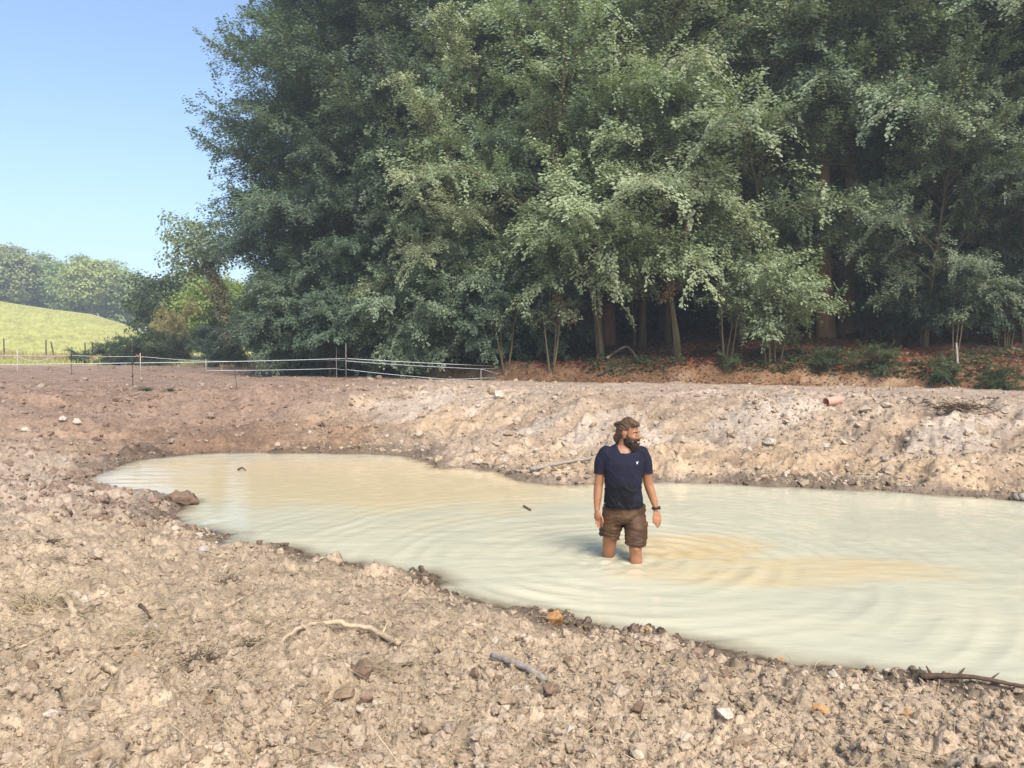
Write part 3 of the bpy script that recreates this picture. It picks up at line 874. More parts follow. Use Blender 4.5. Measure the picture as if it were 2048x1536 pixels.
# ---- far trees on the hill
G_OAK = make_blob_tree(31, 12.0, 6.4, 2.2, 60, 150, 0.50, 0.34, forks=16, clump=0.30, ragged=.22)
G_OAK2 = make_blob_tree(32, 14.0, 6.2, 0.6, 70, 150, 0.52, 0.32, clump=0.30, ragged=.25)
G_OAK3 = make_blob_tree(33, 11.5, 7.0, 0.2, 70, 150, 0.52, 0.30, clump=0.28, ragged=.28)
def far_spot(px, Y): return spot(px, Y, -0.1)
O1 = build_tree('oak_tree', G_OAK, M_LEAF_FAR, M_BARK, far_spot(187, 152), 41, 0.5, 'lone spreading oak with a dark forked trunk at the top of the meadow', 'tree', 'trees along the meadow edge')
O2 = build_tree('hedge_tree', G_OAK2, M_LEAF_FAR, M_BARK, far_spot(30, 158), 42, 0.5, 'big round pale green tree at the highest corner of the meadow', 'tree', 'trees along the meadow edge')
O3 = build_tree('hedge_tree', G_OAK3, M_LEAF_FAR, M_BARK, far_spot(250, 158), 43, 0.5, 'low round tree just downhill of the lone oak', 'tree', 'trees along the meadow edge')
for px, Y, src, rz, sc, lab in (
    (-45, 156, O3, 1, 1.2, 'round tree cut by the edge of the photo above the meadow'), (95, 166, O2, 2, 1.0, 'pale tree rising behind the dip between the big round tree and the oak'),
    (70, 172, O3, 3, 1.2, 'darker tree half hidden behind the big round one'), (135, 163, O3, 4, 0.95, 'bushy tree close behind the lone oak'),
    (225, 170, O2, 5, 1.05, 'tall pale tree rising behind the lone oak'), (285, 164, O2, 0.3, 0.9, 'pale tree low on the slope next to the dark leaning crown'),
    (318, 168, O1, 1.3, 1.0, 'pale tree partly hidden by the dark leaning crown'), (170, 178, O2, 2.3, 1.12, 'tree top showing above the lone oak'),
    (365, 172, O2, 3.3, 1.0, 'hazy tree behind the ivy covered trunk'), (10, 176, O2, 5.3, 1.15, 'hazy tree top behind the big round tree'),
    (410, 176, O3, 4.3, 1.15, 'hazy tree seen through the gap past the ivy covered trunk'), (460, 170, O2, 0.9, 1.05, 'pale tree in the bright gap beside the wood'),
    (505, 176, O3, 1.9, 1.1, 'pale tree in the gap, touching the wood'), (550, 172, O2, 2.9, 1.0, 'pale tree hidden by the dark wood edge'),
    (-140, 160, O2, 3.9, 1.1, 'round tree on the meadow top beyond the photo edge'), (-230, 162, O3, 3.9, 1.2, 'broad tree on the meadow top beyond the photo edge')):
    copy_tree(src, far_spot(px, Y), rz, sc, lab, 'trees along the meadow edge')

# ---- shrubs, saplings and the trees at the open end of the wood
G_BUSH = make_tree(51, 4.2, 2.2, 0.1, 56, leaf=0.12, dens=64, front=0.1, rise=1.3, fall=0.9, stems=4, round_=0.8, sec=0.5, spread=0.3, trunk_r=0.06)
G_SHRUB = make_tree(52, 3.2, 1.6, 0.45, 44, leaf=0.10, dens=46, front=0.2, rise=1.4, fall=0.8, stems=7, round_=0.7, sec=0.5, spread=0.2, trunk_r=0.06)
G_SAP = make_tree(53, 3.6, 0.9, 1.5, 16, leaf=0.10, dens=34, front=0.2, rise=1.0, fall=0.9, stems=3, sec=0.5, spread=0.2, trunk_r=0.05)
G_BRAMBLE = make_tree(54, 1.3, 1.5, 0.0, 34, leaf=0.08, dens=60, front=0.0, rise=0.9, fall=0.9, stems=5, round_=1.0, sec=0.5, spread=0.16, trunk_r=0.03)
B1 = build_tree('bush', G_BUSH, M_LEAF_DARK, M_BARK, spot(600, 32.5), 61, 0.2, 'dense grey green bush at the foot of the outermost dark trees', 'bush', 'bushes along the wood edge', 'stem')
SH1 = build_tree('shrub', G_SHRUB, M_LEAF_PALE, M_BARK_MOSS, spot(1545, 25.0), 62, 0.2, 'bright green many-stemmed shrub at the lip of the cut bank', 'shrub', 'shrubs on the bank top', 'stem')
SP1 = build_tree('sapling', G_SAP, M_LEAF, M_BARK_MOSS, spot(1450, 25.6), 63, 0.2, 'thin sapling with three bare stems beside the bright green shrub', 'sapling', 'saplings on the bank top', 'stem')
BR1 = build_tree('bramble_bush', G_BRAMBLE, M_LEAF_IVY, M_BARK, spot(255, 47), 64, 0.2, 'low dark bramble mound behind the white tape, before the meadow', 'bush', 'brambles along the wood and meadow edge', 'stem')
for px, Y, src, rz, sc, lab, lm in (
    (560, 38.5, B1, 1.0, 0.8, 'grey green bush where the wood meets the meadow', None), (660, 31.0, B1, 2.0, 0.85, 'bush hanging over the rear tape posts', None),
    (705, 32.5, B1, 3.0, 1.05, 'dark bush behind the corner post of the tape', None), (820, 30.5, B1, 4.0, 0.9, 'bush with low sprays over the reddish bank end', M_LEAF),
    (915, 29.6, B1, 5.0, 0.95, 'bush with yellowish canes behind the white tape', M_LEAF), (985, 29.0, B1, 0.5, 0.8, 'bush at the far end of the white tape', None),
    (622, 37, B1, 1.7, 1.3, 'tall bush tucked under the dark trees', None), (860, 34, B1, 2.6, 1.3, 'tall bush in the gloom behind the tape', None),
    (1105, 29.6, B1, 5.5, 0.95, 'bush behind the leaning hornbeam', None), (578, 34, B1, 0.9, 0.62, 'small bush on the grassy bank at the end of the wood', M_LEAF)):
    copy_tree(src, spot(px, Y), rz, sc, lab, 'bushes along the wood edge', lm)
for px, Y, src, rz, sc, lab in (
    (1790, 26.2, SH1, 2.0, 0.45, 'small shrub below the straight grey trunk'), (1905, 23.6, SP1, 1.0, 0.6, 'small sapling with a snapped pale stem'),
    (1735, 27.5, SH1, 3.0, 0.42, 'small shrub between the reddish pair and the straight grey trunk'), (1100, 26.8, SP1, 2.0, 1.0, 'cluster of thin bare stems before the leaning hornbeam'),
    (1010, 27.6, SP1, 2.9, 1.0, 'thin stems rising beside the tape end post'),
    (1850, 25.5, SH1, 4.0, 0.7, 'dark shrub around the crooked forked tree'), (2010, 24.6, SH1, 3.0, 0.75, 'leafy shrub near the edge of the photo')):
    copy_tree(src, spot(px, Y), rz, sc, lab, 'small growth on the bank top', M_LEAF_DARK if src is SH1 else None)
for px, Y, rz, sc, lab in ((215, 50, 1, 0.8, 'low bramble patch at the side of the large dark mound'), (300, 46, 2, 0.95, 'bramble mound nearest the pale tape post'), (345, 50, 3, 1.1, 'bramble mound under the orange bush'),
                           (160, 50, 4, 0.5, 'small bramble tuft in the dry grass'), (1650, 23.6, 5, 0.28, 'bramble tuft spilling over the cut bank'), (1760, 22.9, 1.5, 0.40, 'bramble spilling down the cut bank below the grey trunk'),
                           (1890, 21.9, 2.5, 0.32, 'bramble on the cut bank below the snapped stem'), (450, 44, 0.5, 0.8, 'bramble at the foot of the ivy covered trunk'), (1460, 24.6, 3.3, 0.28, 'small bramble beside the bare stems'), (2000, 21.0, 4.3, 0.36, 'bramble on the bank at the photo edge')):
    copy_tree(BR1, spot(px, Y), rz, sc, lab, 'brambles along the wood and meadow edge')

# ivy covered leaning tree and the dark crowned tree beside it
G_IVYTREE = make_blob_tree(71, 9.0, 2.7, 4.6, 36, 110, 0.20, 0.26, lean=(-0.30, 0.0), forks=12, clump=0.36, ragged=.45)
IV = build_tree('ivy_clad_tree', G_IVYTREE, M_LEAF_PALE, M_BARK_MOSS, spot(476, 46), 72, 0.0, 'leaning tree with a pale ivy covered trunk and a thin ragged crown')
gi = np.random.default_rng(77)
def ivy_leaves(n, H, lean, r):
    u = gi.random(n) ** 1.2; a = gi.uniform(0, 6.28, n); rad = r * (1.2 - 0.8 * u) * gi.uniform(0.6, 1.5, n) * (0.7 + 0.6 * np.sin(u * 23 + a) ** 2)
    c = np.stack([lean * H * u ** 1.3 + np.cos(a) * rad, np.sin(a) * rad, H * u], 1)
    d = np.stack([np.cos(a), np.sin(a), -gi.uniform(0.4, 1.3, n)], 1)
    return leaf_quads(c, d, np.stack([np.cos(a) * 0.7, np.sin(a) * 0.7, np.ones(n)], 1), 0.14 * gi.uniform(0.7, 1.2, n), 0.11)
leaves_obj('ivy', ivy_leaves(5200, 6.6, -0.27, 0.50), M_LEAF_IVYSUN, IV, gi)
G_DARK = make_blob_tree(73, 7.2, 4.0, 0.5, 60, 150, 0.24, 0.22, lean=(-0.06, 0), forks=10, clump=0.30, ragged=.25)
DK = build_tree('round_tree', G_DARK, M_LEAF_IVY, M_BARK, spot(352, 60), 74, 0.4, 'dark round crowned tree drooping over the foot of the meadow')
Y1 = copy_tree(DK, spot(430, 58), 2.4, 0.92, 'sunlit yellow green tree glowing behind the ivy covered trunk', None, M_LEAF_SUN)
RB = copy_tree(BR1, spot(345, 52), 0.3, (1.0, 1.0, 2.1), 'pale orange leaved bush under the dark round tree', None, M_LEAF_OLIVE, 'bush')
BD = copy_tree(B1, spot(432, 47.5), 0.7, 0.62, 'dark green bush at the foot of the ivy covered tree')

# deeper rows that close the wood
gt_ = np.random.default_rng(5)
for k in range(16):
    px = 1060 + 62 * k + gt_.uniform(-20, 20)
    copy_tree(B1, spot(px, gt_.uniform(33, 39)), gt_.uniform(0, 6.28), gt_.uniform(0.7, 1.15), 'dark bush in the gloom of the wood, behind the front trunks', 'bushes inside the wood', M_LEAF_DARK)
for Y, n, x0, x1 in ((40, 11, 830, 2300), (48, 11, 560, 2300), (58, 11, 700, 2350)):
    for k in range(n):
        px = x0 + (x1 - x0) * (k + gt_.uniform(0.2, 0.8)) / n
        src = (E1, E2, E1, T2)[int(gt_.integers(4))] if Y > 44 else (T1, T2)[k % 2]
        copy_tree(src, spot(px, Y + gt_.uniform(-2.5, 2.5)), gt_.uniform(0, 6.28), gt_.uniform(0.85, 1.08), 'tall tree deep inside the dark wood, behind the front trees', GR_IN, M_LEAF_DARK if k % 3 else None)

# ================================================================== stones, clods and litter on the soil
def rock_mesh(name, seed, flat=0.7, n=16, rough=0.06, clod=False):
    g = np.random.default_rng(seed)
    bm = bmesh.new()
    if clod:
        bmesh.ops.create_icosphere(bm, subdivisions=3, radius=0.5)
        for v in bm.verts:
            p = v.co.copy()
            k = 1 + 0.60 * mnoise.fractal(p * 3.6 + Vector((seed, 0, 0)), 0.55, 2.1, 5)
            v.co = Vector((p.x * k, p.y * k * g.uniform(.995, 1.005), p.z * k * flat))
    else:
        for _ in range(n):
            p = g.normal(size=3); p /= np.linalg.norm(p)
            p = p * np.array([0.5, 0.5 * g.uniform(0.7, 1), 0.5 * flat]) * g.uniform(0.82, 1.05)
            bm.verts.new(p)
        bmesh.ops.convex_hull(bm, input=bm.verts)
        bmesh.ops.delete(bm, geom=[v for v in bm.verts if not v.link_faces], context='VERTS')
        bmesh.ops.bevel(bm, geom=bm.edges[:], offset=0.022, segments=1, affect='EDGES', clamp_overlap=True)
        bmesh.ops.triangulate(bm, faces=bm.faces[:])
        bmesh.ops.subdivide_edges(bm, edges=[e for e in bm.edges if e.calc_length() > 0.16], cuts=1, use_grid_fill=True)
        for v in bm.verts:
            v.co += v.co.normalized() * rough * mnoise.fractal(v.co * 5 + Vector((seed * 3.3, 0, 0)), 0.8, 2.0, 3)
    me = bpy.data.meshes.new(name); bm.to_mesh(me); bm.free()
    if clod: me.polygons.foreach_set('use_smooth', np.ones(len(me.polygons), bool))
    return me

def rock_mat(name, cols, bmp=0.012, scale=9, rough=0.9):
    m, nt, out = new_mat(name)
    p = nd(nt, 'ShaderNodeBsdfPrincipled', Roughness=rough); p.inputs['Specular IOR Level'].default_value = 0.25
    oi = nt.nodes.new('ShaderNodeObjectInfo')
    tc = nt.nodes.new('ShaderNodeTexCoord'); geo = nt.nodes.new('ShaderNodeNewGeometry')
    n = noise_node(nt, 22, 6, 0.65, geo.outputs['Position'])
    n2 = noise_node(nt, 95, 4, 0.6, geo.outputs['Position'])
    st = [(i / max(1, len(cols) - 1), c) for i, c in enumerate(cols)]
    c = ramp(nt, oi.outputs['Random'], st).outputs['Color']
    g1 = ramp(nt, n.outputs['Fac'], [(0.3, (0.66, 0.64, 0.62)), (0.7, (1.28, 1.28, 1.28))])
    c = mixc(nt, 1.0, c, g1.outputs['Color'], 'MULTIPLY')
    g2 = ramp(nt, n2.outputs['Fac'], [(0.35, (0.8, 0.79, 0.78)), (0.7, (1.15, 1.15, 1.15))])
    c = mixc(nt, 0.8, c, g2.outputs['Color'], 'MULTIPLY')
    nt.links.new(c, p.inputs['Base Color'])
    b1 = bump(nt, n.outputs['Fac'], 0.7, bmp)
    nt.links.new(bump(nt, n2.outputs['Fac'], 0.6, bmp * 0.4, b1), p.inputs['Normal'])
    nt.links.new(p.outputs['BSDF'], out.inputs['Surface'])
    return m
TAN = [(0.25, 0.175, 0.11), (0.33, 0.245, 0.165), (0.40, 0.31, 0.215), (0.35, 0.265, 0.185), (0.47, 0.385, 0.285), (0.29, 0.205, 0.135)]
M_ROCK = rock_mat('tan_stone', TAN)
M_CLOD = rock_mat('soil_clod', [(0.31, 0.23, 0.155), (0.40, 0.305, 0.215), (0.35, 0.262, 0.18), (0.43, 0.34, 0.245)], 0.02)
M_WETROCK = rock_mat('wet_stone', [(0.09, 0.06, 0.04), (0.15, 0.105, 0.07), (0.20, 0.15, 0.105)], 0.012, 9, 0.5)
M_PALE = rock_mat('pale_stone', [(0.44, 0.36, 0.27), (0.50, 0.43, 0.35), (0.40, 0.315, 0.225)])
M_FARROCK = rock_mat('bank_stone', [(0.27, 0.19, 0.125), (0.38, 0.29, 0.21), (0.46, 0.38, 0.30), (0.33, 0.235, 0.145), (0.41, 0.325, 0.24)], 0.02)
M_BROWNROCK = rock_mat('brown_stone', [(0.19, 0.125, 0.085), (0.27, 0.19, 0.14), (0.235, 0.16, 0.11), (0.35, 0.28, 0.22)], 0.02)
M_DARKROCK = rock_mat('dark_stone', [(0.17, 0.115, 0.075), (0.215, 0.145, 0.095)])
M_OCHRE = rock_mat('ochre_stone', [(0.40, 0.215, 0.085), (0.42, 0.25, 0.11)])
M_GREYROCK = rock_mat('grey_stone', [(0.36, 0.32, 0.27), (0.42, 0.38, 0.33)])

ROCKS = [rock_mesh('stone', 300 + k, (0.45, 0.6, 0.75, 0.4, 0.65, 0.85, 0.5, 0.7)[k], 9 + 2 * k) for k in range(8)]
CLODS = [rock_mesh('clod', 330 + k, (0.7, 0.8, 0.6, 0.75)[k], clod=True) for k in range(4)]
SHAPES = ROCKS + CLODS

def proto_collection(name, meshes, mat):
    c = bpy.data.collections.new(name)
    for k, me in enumerate(meshes):
        me2 = me.copy(); me2.materials.clear(); me2.materials.append(mat)
        c.objects.link(bpy.data.objects.new('%s_form' % name, me2))
    return c

def gn_scatter(name, P, rot, scl, pick, coll, parent=None):
    """stuff: the collection's forms set out on a cloud of points"""
    o = mesh_np(name, P, np.zeros((0, 3), np.int32) if False else np.array([[0, 0, 0]])[:0], None, parent) if False else None
    me = bpy.data.meshes.new(name); me.vertices.add(len(P)); me.vertices.foreach_set('co', np.asarray(P, np.float32).ravel()); me.update()
    o = link(bpy.data.objects.new(name, me), parent)
    set_attr(me, 'turn', rot, 'FLOAT_VECTOR'); set_attr(me, 'size', scl, 'FLOAT_VECTOR'); set_attr(me, 'pick', pick)
    ng = bpy.data.node_groups.new(name + '_scatter', 'GeometryNodeTree')
    ng.interface.new_socket('Geometry', in_out='INPUT', socket_type='NodeSocketGeometry')
    ng.interface.new_socket('Geometry', in_out='OUTPUT', socket_type='NodeSocketGeometry')
    gi_, go_ = ng.nodes.new('NodeGroupInput'), ng.nodes.new('NodeGroupOutput')
    ci = ng.nodes.new('GeometryNodeCollectionInfo'); ci.inputs['Collection'].default_value = coll
    ci.inputs['Separate Children'].default_value = True; ci.inputs['Reset Children'].default_value = True
    ip = ng.nodes.new('GeometryNodeInstanceOnPoints'); ip.inputs['Pick Instance'].default_value = True
    def named(n, t):
        a = ng.nodes.new('GeometryNodeInputNamedAttribute'); a.data_type = t; a.inputs['Name'].default_value = n; return a.outputs['Attribute']
    ng.links.new(gi_.outputs[0], ip.inputs['Points']); ng.links.new(ci.outputs[0], ip.inputs['Instance'])
    ng.links.new(named('turn', 'FLOAT_VECTOR'), ip.inputs['Rotation']); ng.links.new(named('size', 'FLOAT_VECTOR'), ip.inputs['Scale'])
    ng.links.new(named('pick', 'FLOAT'), ip.inputs['Instance Index'])
    ng.links.new(ip.outputs[0], go_.inputs[0])
    md = o.modifiers.new('scatter', 'NODES'); md.node_group = ng
    o['kind'] = 'stuff'
    return o

gs = np.random.default_rng(9)
def scatter_pts(n, r0, r1, a0, a1, keep):
    """n tries, evenly many per ring so that far pieces thin out; keep(x, y, sd) -> probability"""
    r = r0 * (r1 / r0) ** gs.random(n); a = np.radians(gs.uniform(a0, a1, n))
    x, y = np.sin(a) * r, np.cos(a) * r
    sd = poly_sd(x, y)
    k = gs.random(n) < keep(x, y, sd)
    x, y, sd = x[k], y[k], sd[k]
    return x, y, sd, h_full(x, y)

def place(n_tries, r0, r1, a0, a1, keep, smin, smax, power, forms, tilt=0.5, sink=0.25, grow=0.0):
    x, y, sd, z = scatter_pts(n_tries, r0, r1, a0, a1, keep)
    n = len(x)
    s = smin * (1 - gs.random(n) * (1 - (smin / smax) ** power)) ** (-1 / power)
    s = s * (1 + grow * np.hypot(x, y))
    scl = np.stack([s * gs.uniform(0.8, 1.25, n), s * gs.uniform(0.7, 1.1, n), s * gs.uniform(0.7, 1.15, n)], 1)
    rot = np.stack([gs.normal(0, tilt, n), gs.normal(0, tilt, n), gs.uniform(0, 6.28, n)], 1)
    P = np.stack([x, y, z + s * (0.25 - sink)], 1)
    return P, rot, scl, gs.integers(0, forms, n).astype(float)

def near_keep(x, y, sd):
    patch = fbm(x, y, 0.8, 3, 401)
    return np.where(sd > 0.02, (0.35 + 1.6 * np.clip(patch + 0.15, 0, 0.5)), 0) * (bank_d(x, y) < -3) * sstep(13, 9, y)
def far_keep(x, y, sd):
    patch = fbm(x, y, 1.3, 4, 411)
    band = 0.22 + 0.9 * np.clip(patch + 0.05, 0, 0.6)
    return np.where((sd > 0.03) & (bank_d(x, y) < 0.1) & (y > 8), band * np.where(sd < 6.5, 1, 0.35), 0)
c_tan = proto_collection('crumb', CLODS * 2 + ROCKS[:2], M_CLOD)
c_rock = proto_collection('pebble', ROCKS, M_ROCK)
c_far = proto_collection('rubble', ROCKS, M_FARROCK)
c_brown = proto_collection('brown_rubble', SHAPES, M_BROWNROCK)
c_wet = proto_collection('wet_pebble', SHAPES, M_WETROCK)
gn_scatter('soil_crumbs', *place(52000, 2.5, 13, -37, 37, near_keep, 0.009, 0.075, 2.1, 10, 0.6, 0.16, 0.03), c_tan, ground)
gn_scatter('pebbles', *place(7500, 2.5, 14, -37, 37, near_keep, 0.013, 0.07, 1.7, len(ROCKS), 0.5, 0.15, 0.03), c_rock, ground)
gn_scatter('bank_rubble', *place(95000, 8, 34, -36, 38, lambda x, y, sd: far_keep(x, y, sd) * sstep(-5.5, -2.5, x), 0.028, 0.20, 1.7, len(ROCKS), 0.5, 0.2, 0.008), c_far, ground)
gn_scatter('brown_rubble', *place(60000, 9, 46, -36, 12, lambda x, y, sd: far_keep(x, y, sd) * sstep(-2.0, -5.0, x), 0.028, 0.20, 1.7, len(SHAPES), 0.5, 0.2, 0.008), c_brown, ground)
def rim_keep(x, y, sd):
    return ((sd > -0.10) & (sd < 0.30)) * sstep(0.34, 0.0, sd) * (0.45 + 1.3 * np.clip(fbm(x, y, 0.5, 3, 421) + 0.12, 0, 0.6))
gn_scatter('shore_pebbles', *place(60000, 4, 20, -36, 38, rim_keep, 0.014, 0.09, 1.7, len(SHAPES), 0.5, 0.12, 0.02), c_wet, ground)

# ---- stones bedded in the soil, one by one: pieces of the ground
def bedded(n, r0, r1, a0, a1, keep, smin, smax, mat, power=1.6):
    P, rot, scl, pk = place(n * 14, r0, r1, a0, a1, keep, smin, smax, power, len(ROCKS), 0.35, 0.2)
    for k in range(min(n, len(P))):
        me = bedded_mesh[mat.name][int(pk[k])]
        o = bpy.data.objects.new('stone', me)
        o.location = P[k]; o.rotation_euler = rot[k]; o.scale = scl[k]
        link(o, ground)
bedded_mesh = {}
for m_ in (M_ROCK, M_FARROCK, M_BROWNROCK, M_PALE):
    L_ = []
    for me in ROCKS:
        c = me.copy(); c.materials.append(m_); L_.append(c)
    bedded_mesh[m_.name] = L_
bedded(150, 2.7, 9, -34, 34, near_keep, 0.05, 0.16, M_ROCK)
bedded(12, 3.0, 10, -34, 34, near_keep, 0.05, 0.12, M_PALE)
bedded(90, 12, 24, -12, 36, lambda x, y, sd: far_keep(x, y, sd) * (sd < 6), 0.13, 0.34, M_FARROCK)
bedded(56, 11, 26, -35, -10, far_keep, 0.12, 0.30, M_BROWNROCK)
# ================================================================== fences, sticks, pipe and single stones
M_TAPE = simple_mat('white_tape', (0.50, 0.52, 0.53), 0.5, 0.08, 40)
M_POST = simple_mat('dark_post', (0.05, 0.045, 0.04), 0.6, 0.2, 20)
M_POSTW = simple_mat('pale_post', (0.52, 0.47, 0.40), 0.6, 0.15, 20)
M_ORANGE = simple_mat('orange_handle', (0.42, 0.16, 0.08), 0.6, 0.1, 20)
M_WOOD = simple_mat('weathered_wood', (0.33, 0.245, 0.165), 0.9, 0.35, 25, 0.004)
M_WOODPALE = simple_mat('peeled_wood', (0.44, 0.33, 0.215), 0.85, 0.25, 25, 0.003)
M_WOODDARK = simple_mat('dark_wood', (0.085, 0.055, 0.035), 0.85, 0.4, 18, 0.006)
M_WOODGREY = simple_mat('grey_wood', (0.27, 0.23, 0.19), 0.9, 0.35, 25, 0.004)
M_CLAY = simple_mat('clay_pipe', (0.48, 0.27, 0.20), 0.8, 0.15, 12, 0.002)
M_STRAW = simple_mat('straw', (0.40, 0.31, 0.19), 0.85, 0.35, 3)
M_LITTER = leaf_mat('dead_leaf', (0.16, 0.065, 0.025), (0.30, 0.145, 0.06), trans=0.1, gloss=0.2)
M_ROOT = simple_mat('dark_root', (0.10, 0.07, 0.045), 0.9, 0.4, 20, 0.004)

def post(parent, px, ytop, Y, mat=M_POST, r=0.010, lean=(0, 0), clips=()):
    x = (px - 1024) / F * Y
    g0 = gz(x, Y)
    top = at_y(px, ytop, Y)
    mb = MB(); mb.tube([(x + lean[0], Y, g0 - 0.15), (x + lean[0] * .5, Y, (g0 + top.z) / 2), (x, Y, top.z)], [r, r, r * 0.8], 6)
    p = mb.build('post', mat, parent)
    for cy in clips:
        c = at_y(px, cy, Y)
        cb = MB(); cb.tube([(c.x - 0.03, Y, c.z - .02), (c.x + .03, Y, c.z + .02)], 0.022, 6); cb.build('insulator', M_POST, p)
    return p
def tape(parent, pts, w=0.013, sag=0.03, mat=M_TAPE, name='tape'):
    """a run of woven fence tape through (px, py, depth) points"""
    mb = MB()
    for a, b in zip(pts[:-1], pts[1:]):
        A, B = np.array(at_y(*a)), np.array(at_y(*b))
        t = np.linspace(0, 1, 10)[:, None]
        P = A + (B - A) * t; P[:, 2] -= (sag * 4 * t * (1 - t))[:, 0]
        mb.tube(P, w, 4, True, (0.35, 1.0))
    return mb.build(name, mat, parent)
base = gpx(692, 762)
FN = empty('electric_fence', (at_y(692, 760, 26.0).x, 26.0, gz(at_y(692, 760, 26).x, 26.0)))
bpy.context.view_layer.update()
def under(root, objs):
    inv = root.matrix_world.inverted()
    for o in objs:
        o.matrix_parent_inverse = inv
def fence_done(root):
    bpy.context.view_layer.update(); under(root, root.children)
post(FN, 265, 680, 22.5, clips=(726, 752)); post(FN, 692, 686, 26.0, M_WOODGREY, 0.011, clips=(717, 738)); post(FN, 1019, 694, 28.6, M_POSTW, 0.012)
post(FN, -260, 672, 21.0, clips=(729,)); post(FN, 962, 737, 27.2, M_POSTW, 0.010)
tape(FN, [(-260, 729, 21.0), (265, 726, 22.5), (692, 717, 26.0), (1019, 733, 28.6)], 0.010, 0.02)
tape(FN, [(413, 741, 26.0), (673, 737, 27.5), (692, 739, 26.0), (890, 758, 26.8), (962, 756, 27.2), (1019, 753, 28.2)], 0.008, 0.02)
tape(FN, [(692, 722, 26.0), (962, 738, 27.2), (1019, 733, 28.6)], 0.008, 0.02)
tape(FN, [(962, 738, 27.2), (1019, 753, 28.2)], 0.008, 0.01)
fence_done(FN)
tag(FN, 'white tape fence on thin posts running along the top of the far slope', 'fence')
FR = empty('electric_fence', (at_y(280, 755, 33.0).x, 33.0, gz(at_y(280, 755, 33).x, 33.0)))
bpy.context.view_layer.update()
post(FR, 35, 700, 31.0, M_POSTW, 0.014); post(FR, 143, 693, 31.5, clips=(711, 729)); post(FR, 281, 706, 32.5, M_POSTW, 0.016); post(FR, 412, 718, 33.5, M_POSTW, 0.012)
post(FR, 673, 692, 30.0, M_POSTW, 0.013); post(FR, 602, 724, 31.5, M_POST, 0.012); post(FR, 890, 706, 31.0, M_POSTW, 0.012)
tape(FR, [(-200, 712, 30.5), (35, 711, 31.0), (143, 711, 31.5), (281, 713, 32.5), (412, 722, 33.5), (602, 722, 31.5), (673, 720, 30.0), (890, 729, 31.0)], 0.009, 0.02)
cb = MB(); cb.tube([np.array(at_y(272, 710, 32.2)), np.array(at_y(286, 715, 32.2))], 0.022, 6); cb.build('gate_handle', M_ORANGE, FR)
cb = MB(); cb.tube([np.array(at_y(33, 712, 31.0)), np.array(at_y(60, 722, 31.2)), np.array(at_y(80, 722, 31.3)), np.array(at_y(110, 713, 31.4))], 0.010, 4); cb.build('loose_tape', M_TAPE, FR)
fence_done(FR)
tag(FR, 'thinner white tape fence on pale posts behind the first one, with an orange handle', 'fence')
# old wooden stakes at the foot of the meadow
for k, (px, yt, Y, lean, lab) in enumerate(((9, 677, 56, 0, 'thin wooden stake at the meadow foot, nearest the photo edge'), (93, 680, 57, 0, 'straight dark stake in the dry grass at the meadow foot'), (110, 683, 56, -.25, 'tilted stake next to the straight dark one'),
        (171, 685, 58, 0, 'short stake at the meadow foot before the brambles'), (184, 685, 58, .1, 'short leaning stake among the first brambles'), (214, 686, 58, 0, 'stake behind the bramble mound'), (416, 694, 56, 0, 'pale stake below the ivy covered tree'))):
    x = (px - 1024) / F * Y; mb = MB(); z0 = gz(x, Y); zt = at_y(px, yt, Y).z
    mb.tube([(0, 0, -0.2), (lean * .5, 0, (zt - z0) / 2), (lean, 0, max(0.7, zt - z0))], 0.045, 6)
    o = mb.build('stake', M_WOODDARK if k != 6 else M_WOOD); o.location = (x, Y, z0)
    tag(o, lab, 'stake', 'stakes along the meadow foot')

def on_ground(pts, up=0.5, jit=0.0, rad=0.02):
    """follow the soil through photo points"""
    P = [gpx(*p) for p in pts]
    out = []
    for k in range(len(P) - 1):
        for t in np.linspace(0, 1, 5, endpoint=False): out.append(P[k].lerp(P[k + 1], t))
    out.append(P[-1]); out = np.array(out)
    out[:, 2] = np.maximum(h_full(out[:, 0], out[:, 1]), 0.0)
    out[:, 2] = np.convolve(np.pad(out[:, 2], 6, 'edge'), np.ones(13) / 13, 'valid') + rad * up * 2
    return out
def stick(name, pts, r0, r1, mat, label, cat, lift=None, knob=None):
    P = on_ground(pts, 0.5, 0, r0)
    if lift: P[:, 2] += np.interp(np.linspace(0, 1, len(P)), np.linspace(0, 1, len(lift)), lift)
    g = np.random.default_rng(len(label) + int(pts[0][0]))
    r = np.linspace(r0, r1, len(P)) * g.uniform(0.88, 1.12, len(P))
    c = P.mean(0); c[2] = P[:, 2].min()
    mb = MB(); mb.tube(P - c + g.normal(0, r1 * 0.15, P.shape), r, 8)
    o = mb.build(name, mat); o.location = c
    for q in (knob or ()):
        kb = MB(); i = int(q[0] * (len(P) - 1)); d = np.array(q[1])
        kb.tube([P[i] - c, P[i] - c + d * 0.5, P[i] - c + d], [r[i] * .6, r[i] * .45, r[i] * .2], 5); kb.build('twig', mat, o)
    return tag(o, label, cat)
stick('branch', [(540, 1319), (575, 1296), (620, 1280), (680, 1276), (742, 1279), (770, 1292), (800, 1308)], 0.010, 0.018, M_WOODPALE, 'long curved peeled branch lying on the near bank', 'branch', (0, .02, .04, .03, .02), ((0.8, (0.02, 0.03, 0.05)),))
stick('branch', [(984, 1333), (1010, 1344), (1050, 1358), (1090, 1374)], 0.016, 0.019, M_WOODGREY, 'short straight grey branch with pale end among the angular stones', 'branch', (.02, .03, .02))
stick('broken_branch', [(104, 1212), (128, 1222), (142, 1236), (150, 1254)], 0.010, 0.020, M_WOODPALE, 'crooked broken branch sticking up from the dry roots', 'branch', (.03, .05, .05, .02))
